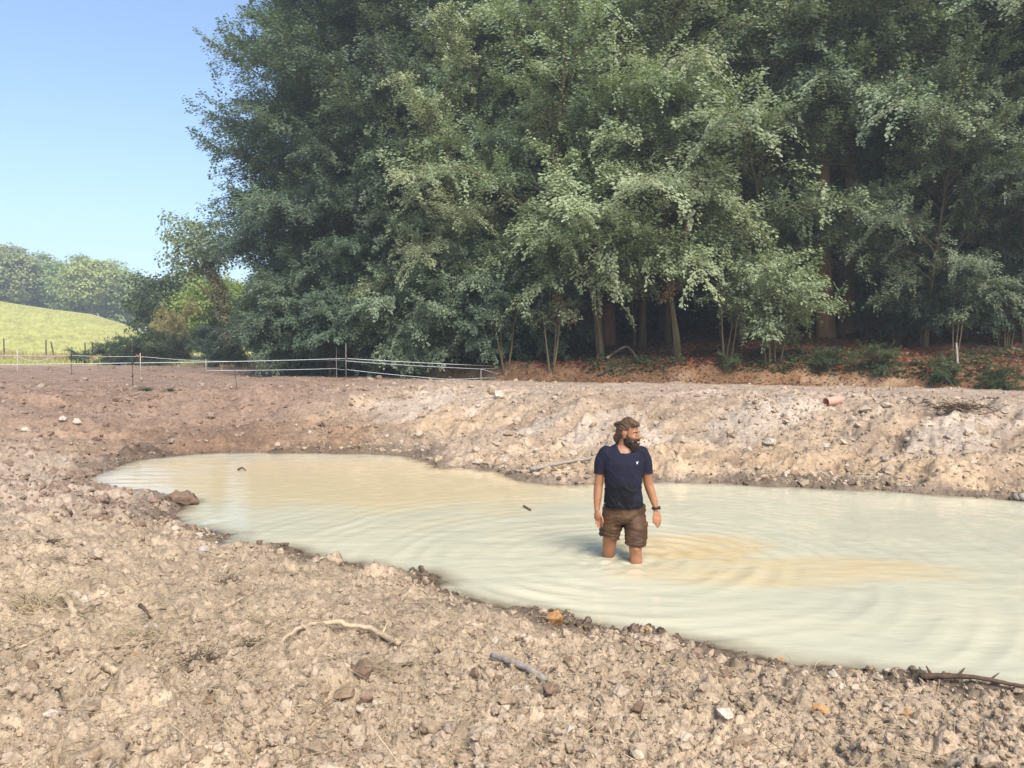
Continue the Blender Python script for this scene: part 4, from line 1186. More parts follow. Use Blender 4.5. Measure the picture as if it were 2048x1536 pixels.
stick('stick', [(160, 1242), (180, 1233), (203, 1227)], 0.009, 0.008, M_WOOD, 'short stick beside the crooked broken branch', 'stick', (.02, .03, .03))
stick('stick', [(30, 1312), (52, 1306), (70, 1298)], 0.007, 0.008, M_WOODPALE, 'thin pale stick half buried near the pile of small stones', 'stick', (.01, .02))
stick('bark_strip', [(280, 1250), (292, 1256), (305, 1263)], 0.012, 0.006, M_WOODDARK, 'dark strip of bark lying on the grey slab', 'bark', (.06, .05))
stick('stick', [(455, 1226), (470, 1219), (487, 1211)], 0.006, 0.008, M_WOODPALE, 'pale straight stick pointing at the water', 'stick', (.02, .03))
stick('stick', [(205, 1357), (218, 1360), (232, 1366)], 0.019, 0.018, M_WOODPALE, 'stub of peeled wood beside the white stone', 'stick', (.02, .02))
stick('pole', [(1060, 949), (1100, 943), (1150, 936), (1192, 929)], 0.032, 0.022, M_WOODGREY, 'long grey pole lying on the spit behind the man', 'pole', (.02, .04, .05, .03))
stick('dark_branch', [(1840, 1366), (1900, 1372), (1980, 1382), (2046, 1398)], 0.020, 0.010, M_WOODDARK, 'long dark driftwood branch lying along the waterline', 'branch', (.01, .03, .02), ((0.15, (-.02, .03, .05)), (0.4, (.06, .04, .03)), (0.7, (.08, .05, .02))))
stick('fallen_branch', [(1214, 722), (1232, 713), (1252, 710), (1264, 714), (1275, 726)], 0.05, 0.035, M_WOOD, 'arched fallen branch on the bank top under the leaning trees', 'branch', (.0, .15, .30, .2, 0))
stick('fallen_branch', [(1195, 758), (1212, 748), (1228, 739)], 0.06, 0.05, M_WOODDARK, 'dark log leaning against the cut bank', 'log', (.0, .0, .0))
stick('broken_branch', [(1190, 741), (1197, 722), (1206, 690)], 0.05, 0.035, M_WOODDARK, 'snapped dark stem leaning out over the cut bank', 'branch', (0, .1, .2))
stick('tree_stump', [(1915, 735), (1912, 725)], 0.03, 0.024, M_WOODGREY, 'low snapped pale stem on the bank top', 'stump', (.0, .55))
stick('stick', [(470, 775), (474, 789)], 0.012, 0.010, M_WOODDARK, 'upright thin stick on the slope above the back bay', 'stick', (.45, .02))
stick('dark_log', [(2046, 1003), (2030, 1000)], 0.05, 0.05, M_WOODGREY, 'pale plank end on the far shore at the photo edge', 'plank')
stick('floating_stick', [(1048, 1014), (1056, 1019), (1061, 1022)], 0.018, 0.014, M_WOODDARK, 'short dark stick floating in the pond before the spit', 'stick', (-.012, -.012), ((0.3, (-.05, .02, .02)), (0.8, (.02, .05, .01))))
stick('floating_twig', [(476, 941), (484, 941), (492, 942)], 0.02, 0.01, M_WOODDARK, 'dark twig floating in the back bay', 'twig', (-.01, .03, -.01))
stick('floating_leaf', [(1134, 1221), (1141, 1222)], 0.010, 0.006, M_LEAF_SUN, 'yellow green leaf floating near the orange stone', 'leaf', (-.008, -.008))

# clay pipe end sticking out of the far bank
pc = gpx(1668, 818)
mb = MB(); k = 16; ang = np.arange(k) * 2 * math.pi / k
def tube_shell(r0, r1, L):
    V = []
    for (yy, rr2) in ((0, r0), (0, r1), (L, r1), (L, r0)):
        V.append(np.stack([np.full(k, yy), rr2 * np.cos(ang), rr2 * np.sin(ang)], 1))
    q = [[i * k + j, i * k + (j + 1) % k, ((i + 1) % 4) * k + (j + 1) % k, ((i + 1) % 4) * k + j] for i in range(4) for j in range(k)]
    mb.add(np.concatenate(V), q)
tube_shell(0.078, 0.095, 0.34)
pipe = mb.build('drain_pipe', M_CLAY); pipe.location = pc + Vector((-0.17, -0.02, 0.06)); pipe.rotation_euler = (0.1, -0.12, 0.35)
sm = pipe.modifiers.new('edge', 'EDGE_SPLIT'); sm.split_angle = R(40)
tag(pipe, 'short pinkish clay drain pipe with an open dark end on the far bank', 'pipe')

# brush pile
bp = gpx(1918, 824); g = np.random.default_rng(55)
br = empty('brush_heap', bp)
for nm, n, rad_, m_ in (('twig', 90, .008, M_WOODDARK), ('twig', 60, .006, M_WOOD)):
    mb = MB()
    for _ in range(n):
        a = g.uniform(0, 6.28); c = np.array([g.normal(0, .22), g.normal(0, .12), abs(g.normal(.07, .06))]); L = g.uniform(.15, .5)
        d = np.array([math.cos(a), math.sin(a) * .6, g.normal(.05, .25)]) * L / 2
        mb.tube([c - d, c + g.normal(0, .03, 3), c + d], [rad_, rad_, rad_ * .4], 4)
    o = mb.build(nm, m_, br); o['kind'] = 'stuff'
tag(br, 'heap of dry brushwood and twigs on the far plateau', 'brush heap')

# tufts of roots and dry grass turned up by the digger
def tuft(px, py, n, size, mat, label, name='root_tuft', cat='tuft', up=0.4, seed=0):
    c = gpx(px, py); g = np.random.default_rng(500 + seed); mb = MB()
    for _ in range(n):
        a = g.uniform(0, 6.28); L = size * g.uniform(.4, 1.1); b = g.normal(0, size * .28, 3) * (1, .8, .15)
        t = np.linspace(0, 1, 5)[:, None]
        d = np.array([math.cos(a), math.sin(a), 0])
        P = b + d * L * t + np.array([0, 0, 1.0]) * (L * up * g.uniform(.2, 1.4) * np.sin(t * 2.6)) + np.cumsum(g.normal(0, size * .05, (5, 3)), 0)
        P[:, 2] = np.abs(P[:, 2])
        mb.tube(P, [size * .014, size * .014, size * .012, size * .009, size * .004], 3, False)
    o = mb.build(name, mat); o.location = c
    return tag(o, label, cat, 'tufts of roots and dry grass')
for k, a in enumerate(((70, 1226, 120, .20, M_STRAW, 'matted coil of dry straw near the photo edge'), (95, 1090, 90, .12, M_ROOT, 'dark root clump, the upper one of two on the slope'), (125, 1102, 80, .11, M_ROOT, 'dark root clump just below its twin on the slope'),
        (120, 1130, 40, .06, M_ROOT, 'tiny black root knot on the slope'), (228, 1152, 40, .06, M_POST, 'black scrap of plastic-like debris in the straw'), (400, 1338, 110, .11, M_ROOT, 'dark grass tuft in a hollow with pale straws'),
        (280, 1296, 90, .13, M_STRAW, 'straw tuft beside the reddish stones'), (500, 1300, 80, .10, M_ROOT, 'dark tuft beside the end of the curved branch'), (455, 1172, 120, .12, M_ROOT, 'brown matted tuft halfway to the water'),
        (775, 1350, 110, .09, M_STRAW, 'fuzzy ball of roots beside the large rounded stone'), (1110, 1398, 70, .10, M_STRAW, 'spray of straws beside the grey branch'), (931, 1218, 70, .05, M_ROOT, 'round root ball at the near waterline'),
        (1065, 1223, 70, .05, M_ROOT, 'clump of wet roots standing in the shallows'), (800, 797, 90, .22, M_STRAW, 'grass tuft sliding down the far slope'), (290, 783, 90, .25, M_LEAF_IVY, 'green weed tuft at the foot of the tall dark post'),
        (340, 784, 60, .2, M_LEAF_IVY, 'small green weed tuft on the plateau'), (1740, 1352, 90, .07, M_ROOT, 'dark wet weed at the near waterline'))):
    tuft(*a, seed=k)

# loose straw over the near soil
def straw(n, seed):
    g = np.random.default_rng(seed)
    r = 2.6 * (9.5 / 2.6) ** g.random(n); a = np.radians(g.uniform(-36, 30, n)); x, y = np.sin(a) * r, np.cos(a) * r
    w = np.exp(-((x + 2.3) / 1.5) ** 2 - ((y - 4.6) / 1.3) ** 2) + 0.10
    k = (g.random(n) < w) & (poly_sd(x, y) > 0.15); x, y = x[k], y[k]; n = len(x)
    z = h_full(x, y); mb = MB()
    L = g.uniform(.05, .26, n); th = g.uniform(0, 6.28, n); lift = g.uniform(0.0, .05, n) ; tilt = g.normal(0, .25, n)
    for i in range(n):
        d = np.array([math.cos(th[i]), math.sin(th[i]), tilt[i]]) * L[i]
        p = np.array([x[i], y[i], z[i] + .012 + lift[i]])
        mb.tube([p - d / 2, p + g.normal(0, .02, 3), p + d / 2], [.0012, .0020, .0010], 3, False)
    o = mb.build('dry_straw', M_STRAW, None); o['kind'] = 'stuff'
straw(7000, 61)

# ---- stones that stand out, one by one
def stone(px, py, w, h, shape, mat, label, name='stone', flat=None, sink=0.3, rz=None):
    p = gpx(px, py + h * 0.35); dist = math.hypot(p.x, p.y)
    s = w * dist / F
    me = SHAPES[shape].copy(); me.materials.clear(); me.materials.append(mat)
    o = link(bpy.data.objects.new(name, me))
    ratio = h / w
    g = np.random.default_rng(int(px * 7 + py))
    o.scale = (s * 1.12, s * g.uniform(.8, 1.05), s * (flat or min(1.5, 1.5 * ratio)))
    o.rotation_euler = (g.normal(0, .12), g.normal(0, .12), g.uniform(0, 6.28) if rz is None else rz)
    o.location = (p.x, p.y, max(p.z, -0.02) + s * ratio * (0.5 - sink))
    return tag(o, label, 'stone', 'stones that stand out on the banks')
for a in (
    (365, 997, 46, 30, 8, M_BROWNROCK, 'big crumbly brown clod at the tip of the little spit'), (1112, 1247, 40, 28, 5, M_OCHRE, 'orange stone at the near waterline'),
    (998, 790, 36, 22, 2, M_PALE, 'pale triangular stone on top of the far slope'), (1540, 884, 34, 20, 4, M_PALE, 'whitish boulder on the far bank'),
    (1735, 822, 30, 18, 1, M_PALE, 'pale boulder on the bank beside the pipe'), (1772, 814, 22, 16, 6, M_FARROCK, 'stone behind the pale boulder near the pipe'), (1752, 925, 20, 12, 3, M_PALE, 'pale flat stone above the far waterline'),
    (1770, 922, 16, 10, 2, M_GREYROCK, 'grey white stone next to the pale flat one'), (1693, 939, 14, 7, 3, M_GREYROCK, 'white chip low on the far bank'), (621, 870, 12, 10, 5, M_GREYROCK, 'white stone on the slope above the back bay'),
    (838, 876, 18, 12, 4, M_PALE, 'pale stone on the smooth part of the far slope'), (1207, 860, 18, 9, 3, M_GREYROCK, 'grey green flat stone behind the man'),
    (50, 860, 22, 14, 4, M_PALE, 'pale rounded stone on the slope near the photo edge'), (125, 842, 18, 13, 6, M_PALE, 'pale stone, one of two on the brown slope'), (155, 845, 16, 14, 2, M_PALE, 'taller pale stone on the brown slope'),
    (195, 878, 18, 12, 1, M_BROWNROCK, 'reddish stone above the back bay'), (272, 898, 18, 14, 7, M_BROWNROCK, 'stone near the waterline of the back bay'), (345, 885, 22, 13, 4, M_BROWNROCK, 'brown stone above the back bay waterline'),
    (128, 925, 14, 11, 5, M_GREYROCK, 'grey stone on the greyish slope'), (158, 954, 20, 18, 8, M_BROWNROCK, 'crumbly clod where the pond narrows'), (205, 1004, 24, 16, 9, M_BROWNROCK, 'brown clod beside the narrow end of the pond'),
    (352, 1053, 34, 24, 6, M_FARROCK, 'pale lumpy stone at the end of the little spit'), (384, 1060, 22, 18, 7, M_DARKROCK, 'dark wet stone next to the pale lumpy one'), (397, 1083, 32, 14, 3, M_ROCK, 'flat tan stone on the muddy point'),
    (408, 1098, 30, 22, 4, M_GREYROCK, 'bluish grey stone on the muddy point'), (340, 1120, 26, 20, 2, M_ROCK, 'angular stone above the muddy point'), (610, 1130, 32, 24, 6, M_PALE, 'pale stone with a damp foot at the waterline'),
    (668, 1132, 34, 30, 10, M_CLOD, 'round crumbly clod at the waterline'), (530, 1140, 38, 12, 3, M_PALE, 'flat pale slab near the waterline'), (585, 1157, 26, 14, 0, M_ROCK, 'wedge shaped stone behind the flat pale slab'),
    (102, 1042, 22, 14, 9, M_DARKROCK, 'dark clod on the slope'), (448, 1143, 24, 18, 2, M_ROCK, 'pointed tan stone halfway to the water'),
    (152, 1195, 16, 16, 5, M_PALE, 'white stone, one of a pair in the straw'), (172, 1199, 22, 16, 2, M_PALE, 'larger white stone of the pair in the straw'),
    (308, 1254, 46, 30, 3, M_GREYROCK, 'broad grey slab under the strip of bark'), (353, 1260, 27, 24, 6, M_ROCK, 'rounded tan stone beside the grey slab'), (359, 1300, 30, 24, 1, M_ROCK, 'squarish stone below the grey slab'),
    (465, 1280, 28, 20, 4, M_ROCK, 'grey tan stone before the curved branch'), (137, 1316, 24, 18, 7, M_BROWNROCK, 'brown rounded stone on a little rise'), (113, 1322, 18, 18, 5, M_BROWNROCK, 'small brown stone beside the rounded one'), (66, 1338, 28, 22, 2, M_DARKROCK, 'dark angular stone near the photo edge'),
    (205, 1311, 22, 14, 3, M_PALE, 'white flake lying flat on the soil'), (239, 1374, 24, 24, 5, M_GREYROCK, 'white rounded stone beside the stub of wood'), (172, 1428, 52, 26, 8, M_CLOD, 'long crusted clod in the near soil'), (103, 1446, 32, 18, 3, M_PALE, 'cream flat stone in the near soil'),
    (268, 1316, 34, 20, 0, M_OCHRE, 'reddish wedge of stone near the dark tuft'), (724, 1360, 46, 42, 2, M_DARKROCK, 'large brown angular stone'), (800, 1334, 58, 34, 6, M_ROCK, 'biggest rounded stone on the near bank'),
    (690, 1406, 46, 26, 4, M_ROCK, 'stone with a dark hollow under it'), (734, 1410, 30, 32, 5, M_BROWNROCK, 'upright blunt stone in the lumpy soil'), (760, 1412, 24, 26, 7, M_ROCK, 'stone leaning on the upright blunt one'), (625, 1424, 24, 24, 6, M_ROCK, 'egg shaped stone in the lumpy soil'),
    (680, 1448, 38, 16, 3, M_ROCK, 'flat stone lying low in the lumpy soil'), (714, 1474, 40, 34, 10, M_CLOD, 'large round clod in the lumpy soil'), (1008, 1418, 38, 28, 1, M_PALE, 'flat topped pale stone with a dark shadow under it'),
    (1030, 1382, 30, 24, 4, M_ROCK, 'stone of the cluster under the grey branch'), (1055, 1384, 30, 26, 2, M_PALE, 'pale block of the cluster under the grey branch'), (1003, 1385, 30, 30, 7, M_ROCK, 'tall block of the cluster by the grey branch'), (950, 1362, 28, 26, 5, M_DARKROCK, 'dark stone at the thick end of the grey branch'),
    (988, 1336, 20, 18, 6, M_GREYROCK, 'white stone capping the end of the grey branch'), (1100, 1404, 30, 24, 8, M_BROWNROCK, 'brown rounded clod past the grey branch'), (1276, 1431, 32, 28, 2, M_DARKROCK, 'reddish brown block alone on the smooth soil'),
    (1137, 1325, 24, 20, 1, M_DARKROCK, 'dark square stone up from the tan slab'), (1080, 1341, 42, 18, 3, M_ROCK, 'tan slab with a shadowed edge'), (1195, 1346, 38, 20, 0, M_ROCK, 'tan wedge near the slab'), (1250, 1357, 30, 18, 4, M_DARKROCK, 'dark brown brick-like stone'), (1330, 1372, 28, 14, 3, M_BROWNROCK, 'low reddish slab by the dark brown stone'),
    (1392, 1333, 28, 28, 7, M_BROWNROCK, 'rounded brown stone near the waterline'), (1451, 1359, 36, 26, 2, M_DARKROCK, 'dark pyramid shaped stone near the waterline'), (1350, 1412, 32, 24, 6, M_ROCK, 'rough tan stone on the smooth soil'), (1451, 1444, 40, 20, 1, M_PALE, 'pale wedge of stone on the smooth soil'),
    (1640, 1426, 36, 22, 4, M_OCHRE, 'brown ochre block in the pale soil'), (1810, 1423, 36, 20, 1, M_OCHRE, 'ochre block beside the large pale clod'), (1852, 1412, 52, 28, 9, M_CLOD, 'large pale clod heaped near the dark driftwood'), (2034, 1420, 34, 14, 3, M_ROCK, 'squared tan stone at the photo edge'),
    (1710, 1380, 24, 14, 5, M_PALE, 'cream rounded stone near the wet weed'), (1718, 1365, 22, 12, 6, M_GREYROCK, 'bluish grey stone near the wet weed'), (1668, 1358, 20, 18, 2, M_PALE, 'cream pointed stone at the waterline'), (1704, 1353, 20, 14, 7, M_OCHRE, 'rusty stone among the wet pebbles'),
    (1560, 1326, 22, 14, 0, M_OCHRE, 'pinkish orange stone at the waterline'), (1495, 1330, 26, 12, 3, M_BROWNROCK, 'flat brown stone at the waterline'), (1295, 1274, 14, 10, 5, M_OCHRE, 'small rusty stone at the waterline'), (994, 1283, 22, 22, 2, M_PALE, 'pale pointed stone behind the slabs'), (800, 1232, 18, 16, 4, M_BROWNROCK, 'brown cube of stone near the waterline'),
    (945, 1473, 42, 30, 6, M_ROCK, 'broad pale brown stone low in the photo'), (897, 1472, 38, 32, 7, M_BROWNROCK, 'angular stone next to the broad pale brown one'), (1137, 1471, 32, 20, 1, M_PALE, 'flat cream stone alone in crumbs'), (809, 1522, 52, 26, 3, M_ROCK, 'long flat stone at the lower photo edge'), (974, 1512, 22, 24, 6, M_PALE, 'smooth oval pale stone'),
    (218, 1512, 58, 42, 9, M_CLOD, 'biggest crumbly clod at the lower photo edge'), (567, 1506, 34, 20, 4, M_ROCK, 'tilted tan stone at the lower photo edge'), (642, 1522, 30, 32, 2, M_ROCK, 'upright triangular stone at the lower photo edge'), (955, 1532, 26, 22, 5, M_PALE, 'pale stone cut by the lower photo edge')):
    stone(*a)

# ---- litter and low growth under the trees
def litter(n, seed, lo, hi, xr, mat, name, size, flat=True):
    g = np.random.default_rng(seed)
    x = g.uniform(*xr, n); b = lo + (hi - lo) * g.random(n) ** 1.5
    y = np.interp(x, BANK[:, 0], BANK[:, 1]) + b / 0.87
    z = h_full(x, y)
    a = g.uniform(0, 6.28, n)
    up = 0.02 if flat else 0.0
    c = np.stack([x, y, z + up + (0 if flat else g.random(n) ** 2 * 0.28)], 1)
    d = np.stack([np.cos(a), np.sin(a), g.normal(0.1, .3, n)], 1)
    nr = np.stack([g.normal(0, .5, n), g.normal(-.2, .5, n), np.ones(n)], 1)
    l = size * g.uniform(.6, 1.4, n)
    keep = fbm(x, y, 1.6, 3, seed) > (-0.28 if flat else 0.02)
    leaves_obj(name, leaf_quads(c, d, nr, l, l * .7)[keep], mat, None, g, 'stuff')
litter(26000, 91, 0.5, 14, (-9, 24), M_LITTER, 'fallen_leaves', 0.11)
litter(16000, 92, 0.35, 3.2, (-9, 18), M_LEAF_IVY, 'undergrowth', 0.10, False)
litter(5000, 93, -0.1, 0.6, (-9, 18), M_LITTER, 'bank_debris', 0.07)

def grass(n, seed, px0, px1, Y0, Y1, hgt, mat, name, w=0.02):
    g = np.random.default_rng(seed)
    Y = g.uniform(Y0, Y1, n); px = g.uniform(px0, px1, n); x = (px - 1024) / F * Y
    k = fbm(x, Y, 2.5, 3, seed) > -0.16; x, Y = x[k], Y[k]; n = len(x)
    z = h_full(x, Y); a = g.uniform(0, 6.28, n); l = hgt * g.uniform(.5, 1.3, n)
    d = np.stack([np.cos(a) * .35, np.sin(a) * .35, np.ones(n)], 1)
    leaves_obj(name, leaf_quads(np.stack([x, Y, z - .03], 1), d, np.stack([np.sin(a), np.cos(a), np.full(n, .3)], 1), l, w), mat, None, g, 'stuff')
M_GRASSDRY = leaf_mat('dry_grass', (0.42, 0.33, 0.15), (0.52, 0.42, 0.22), trans=0.3, gloss=0.2)
M_GRASS = leaf_mat('meadow_grass', (0.34, 0.35, 0.11), (0.44, 0.43, 0.16), trans=0.3, gloss=0.2)
grass(9000, 95, -350, 190, 50, 60, 0.55, M_GRASSDRY, 'dry_grass', 0.05)
grass(9000, 96, -350, 480, 46, 52, 0.32, M_GRASS, 'verge_grass', 0.04)
grass(5000, 97, 440, 640, 36, 46, 0.30, M_GRASSDRY, 'bank_grass', 0.03)
grass(16000, 98, -400, 460, 60, 110, 0.16, M_GRASS, 'meadow_grass', 0.05)
# ================================================================== the wading man
PY = 7.55
def PP(px, py, dy=0.0):
    return np.array(at_y(px, py, PY + dy))
PXM = PY / F * 1.0

def voxel(mb, vox, smooth=2, name='tmp'):
    """one closed surface round overlapping solids"""
    o = mb.build(name, None, None, True)
    md = o.modifiers.new('r', 'REMESH'); md.mode = 'VOXEL'; md.voxel_size = vox; md.use_smooth_shade = True
    if smooth:
        sm = o.modifiers.new('s', 'SMOOTH'); sm.factor = 0.5; sm.iterations = smooth
    dg = bpy.context.evaluated_depsgraph_get()
    me = bpy.data.meshes.new_from_object(o.evaluated_get(dg))
    bpy.data.objects.remove(o)
    n = len(me.vertices); co = np.empty(n * 3, np.float32); me.vertices.foreach_get('co', co)
    return me, co.reshape(-1, 3).astype(float)

def set_co(me, co):
    me.vertices.foreach_set('co', co.astype(np.float32).ravel()); me.update()

def normals(me):
    n = np.empty(len(me.vertices) * 3, np.float32); me.vertices.foreach_get('normal', n)
    return n.reshape(-1, 3)

def cut(me, drop):
    """delete the vertices marked in drop"""
    bm = bmesh.new(); bm.from_mesh(me); bm.verts.ensure_lookup_table()
    bmesh.ops.delete(bm, geom=[bm.verts[i] for i in np.nonzero(drop)[0]], context='VERTS')
    bm.to_mesh(me); bm.free(); me.update()

def trim(me, near, co_p, no):
    """cut the cloth off cleanly beyond a plane, only where near(centre) holds"""
    bm = bmesh.new(); bm.from_mesh(me)
    fs = [f for f in bm.faces if near(f.calc_center_median())]
    geom = set(fs)
    for f in fs:
        geom.update(f.edges); geom.update(f.verts)
    r = bmesh.ops.bisect_plane(bm, geom=list(geom), plane_co=Vector(co_p), plane_no=Vector(no), clear_outer=False, clear_inner=False)
    no_v, c_v = Vector(no), Vector(co_p)
    gone = [f for f in bm.faces if near(f.calc_center_median()) and (f.calc_center_median() - c_v).dot(no_v) > 1e-5]
    bmesh.ops.delete(bm, geom=gone, context='FACES')
    bmesh.ops.delete(bm, geom=[v for v in bm.verts if not v.link_faces], context='VERTS')
    bm.to_mesh(me); bm.free(); me.update()

def as_part(me, name, mat, parent, smooth=True):
    me.name = name
    me.materials.clear(); me.materials.append(mat)
    if smooth: me.polygons.foreach_set('use_smooth', np.ones(len(me.polygons), bool))
    return link(bpy.data.objects.new(name, me), parent)

def loft(mb, rings, k=28):
    """stack of ellipses: (centre, half width, half depth)"""
    ang = np.arange(k) * 2 * math.pi / k
    V = []
    for c, a, b in rings:
        V.append(np.stack([c[0] + a * np.cos(ang), c[1] + b * np.sin(ang), np.full(k, c[2])], 1))
    m = len(rings)
    V = np.concatenate(V + [np.array([rings[0][0]]), np.array([rings[-1][0]])])
    Q, T = [], []
    for i in range(m - 1):
        for j in range(k):
            Q.append([i * k + j, i * k + (j + 1) % k, (i + 1) * k + (j + 1) % k, (i + 1) * k + j])
    for j in range(k):
        T.append([m * k, (j + 1) % k, j]); T.append([m * k + 1, (m - 1) * k + j, (m - 1) * k + (j + 1) % k])
    mb.add(V, Q, T)

def limb(mb, pts, k=16, n=24):
    """smooth tapered limb through (point, radius) pairs"""
    P = np.array([p for p, r in pts]); r = np.array([r for p, r in pts])
    s = np.concatenate([[0], np.cumsum(np.linalg.norm(np.diff(P, axis=0), axis=1))])
    t = np.linspace(0, s[-1], n)
    def cr(v):
        out = []
        for x in t:
            i = min(len(s) - 2, max(0, int(np.searchsorted(s, x, 'right') - 1))); f = (x - s[i]) / max(1e-9, s[i + 1] - s[i])
            p0, p1, p2, p3 = v[max(0, i - 1)], v[i], v[i + 1], v[min(len(v) - 1, i + 2)]
            out.append(0.5 * (2 * p1 + (p2 - p0) * f + (2 * p0 - 5 * p1 + 4 * p2 - p3) * f * f + (3 * p1 - p0 - 3 * p2 + p3) * f ** 3))
        return np.array(out)
    C, Rd = cr(P), cr(r)
    mb.tube(C, Rd, k)
    mb.ellipsoid(C[0], (Rd[0],) * 3, 12, 8); mb.ellipsoid(C[-1], (Rd[-1],) * 3, 12, 8)

def skin_mat():
    m, nt, out = new_mat('skin')
    p = nd(nt, 'ShaderNodeBsdfPrincipled', Roughness=0.48)
    p.inputs['Specular IOR Level'].default_value = 0.4
    p.inputs['Subsurface Weight'].default_value = 0.12
    p.inputs['Subsurface Radius'].default_value = (0.012, 0.005, 0.003)
    tc = nt.nodes.new('ShaderNodeTexCoord')
    n = noise_node(nt, 9, 4, 0.6, tc.outputs['Object'])
    c = ramp(nt, n.outputs['Fac'], [(0.3, (0.25, 0.105, 0.048)), (0.7, (0.35, 0.165, 0.085))])
    nt.links.new(c.outputs['Color'], p.inputs['Base Color'])
    n2 = noise_node(nt, 160, 3, 0.6, tc.outputs['Object'])
    nt.links.new(bump(nt, n2.outputs['Fac'], 0.25, 0.002), p.inputs['Normal'])
    nt.links.new(p.outputs['BSDF'], out.inputs['Surface'])
    return m
M_SKIN = skin_mat()

def cloth_mat(name, col, wetcol, rough, weave=420, wetrough=0.5):
    m, nt, out = new_mat(name)
    p = nd(nt, 'ShaderNodeBsdfPrincipled', Roughness=rough)
    p.inputs['Specular IOR Level'].default_value = 0.2
    at = nd(nt, 'ShaderNodeAttribute', attribute_name='soaked')
    tc = nt.nodes.new('ShaderNodeTexCoord')
    n = noise_node(nt, 14, 4, 0.6, tc.outputs['Object'])
    c = ramp(nt, n.outputs['Fac'], [(0.3, tuple(a * 0.8 for a in col)), (0.7, tuple(a * 1.18 for a in col))]).outputs['Color']
    c = mixc(nt, at.outputs['Fac'], c, wetcol)
    nt.links.new(c, p.inputs['Base Color'])
    r = nd(nt, 'ShaderNodeMapRange'); nt.links.new(at.outputs['Fac'], r.inputs['Value'])
    r.inputs['To Min'].default_value = rough; r.inputs['To Max'].default_value = wetrough
    nt.links.new(r.outputs['Result'], p.inputs['Roughness'])
    n2 = noise_node(nt, weave, 2, 0.5, tc.outputs['Object'])
    nt.links.new(bump(nt, n2.outputs['Fac'], 0.3, 0.002), p.inputs['Normal'])
    nt.links.new(p.outputs['BSDF'], out.inputs['Surface'])
    return m
M_SHIRT = cloth_mat('navy_cotton', (0.0130, 0.0130, 0.0260), (0.004, 0.004, 0.006), 0.9)
M_SHORTS = cloth_mat('brown_canvas', (0.095, 0.050, 0.025), (0.055, 0.028, 0.014), 0.6)
M_HAIR = simple_mat('brown_hair', (0.085, 0.046, 0.026), 0.55, 0.45, 60, 0.002)
M_HAIR_FAIR = simple_mat('fair_hair', (0.19, 0.11, 0.062), 0.55, 0.3, 60)
M_BEARD = simple_mat('dark_beard', (0.022, 0.012, 0.008), 0.65, 0.5, 80, 0.003)
M_BLACK = simple_mat('black_rubber', (0.016, 0.016, 0.018), 0.45, 0.1, 30)
M_WATCHGLASS = simple_mat('watch_glass', (0.02, 0.022, 0.026), 0.12, 0.1, 30, spec=0.6)
M_WHITE = simple_mat('white_print', (0.80, 0.80, 0.80), 0.7, 0.03, 20)
M_LIP = simple_mat('lip', (0.42, 0.17, 0.13), 0.45, 0.15, 30)
M_TEETH = simple_mat('teeth', (0.70, 0.66, 0.58), 0.35, 0.05, 30)
M_EYE = simple_mat('eye', (0.035, 0.022, 0.016), 0.2, 0.1, 30, spec=0.6)
M_EYEWHITE = simple_mat('eye_white', (0.62, 0.56, 0.52), 0.3, 0.05, 30)

man = empty('person', tuple(PP(1247, 1110)[:2]) + (-0.42,))
tag(man, 'bearded man in a navy t-shirt and brown cargo shorts wading in the pond', 'person')
bpy.context.view_layer.update()
man_inv = np.array(man.matrix_world.inverted())
def to_local(o):
    """keep world coordinates for a part under the person"""
    o.matrix_parent_inverse = man.matrix_world.inverted()
    return o

# ---- head frame: turned towards the right of the picture, chin a little down
HC = PP(1257, 867.5, 0.0)
FA = R(57)
hf = np.array([math.sin(FA), -math.cos(FA), -0.06]); hf /= np.linalg.norm(hf)
hr = np.cross(hf, [0, 0, 1.0]); hr /= np.linalg.norm(hr)      # towards his right ear? see sign below
hu = np.cross(hr, hf)
HM = np.stack([hr, hf, hu], 1)                                  # columns: side, forward, up
HS = 1.05
def HP(s, f, u):
    return HC + HM @ (np.array([s, f, u]) * HS)

body = MB()
# torso and pelvis, a little inside the clothes
def ring(px, py, hw, hd, dy=0.0):
    return (PP(px, py, dy), hw * PY / F, hd)
loft(body, [ring(1247, 1038, 30, .085, .02), ring(1247, 1025, 34, .098, .02), ring(1247, 1000, 34, .10), ring(1246, 970, 33, .108), ring(1247, 940, 35, .115),
            ring(1247, 915, 37, .105), ring(1247, 903, 36, .085, .01), ring(1247, 896, 26, .065, .01), ring(1247, 890, 14, .055, .01)])
limb(body, [(PP(1246, 905, .02), .066), (PP(1248, 892, .015), .062), (PP(1251, 878, .01), .058)], 16, 10)
# head
def hell(c, r):
    body.ellipsoid(HP(*c), np.array(r) * HS, 20, 14, HM)
hell((0, -0.012, 0.032), (0.076, 0.098, 0.088))
hell((0, 0.030, -0.010), (0.064, 0.066, 0.082))
hell((0, 0.036, -0.062), (0.050, 0.055, 0.050))
hell((0, 0.072, 0.024), (0.050, 0.026, 0.016))      # brow
for sx in (-1, 1):
    hell((sx * 0.040, 0.066, -0.024), (0.022, 0.024, 0.020))     # cheek bone
    hell((sx * 0.078, -0.004, -0.006), (0.010, 0.020, 0.034))    # ear
    hell((sx * 0.082, -0.016, 0.006), (0.008, 0.012, 0.024))
body.tube([HP(0, 0.088, 0.016), HP(0, 0.100, -0.006), HP(0, 0.116, -0.026), HP(0, 0.100, -0.036)], [.010 * HS, .0125 * HS, .0165 * HS, .012 * HS], 10)
hell((0.013, 0.096, -0.031), (0.010, 0.012, 0.009)); hell((-0.013, 0.096, -0.031), (0.010, 0.012, 0.009))

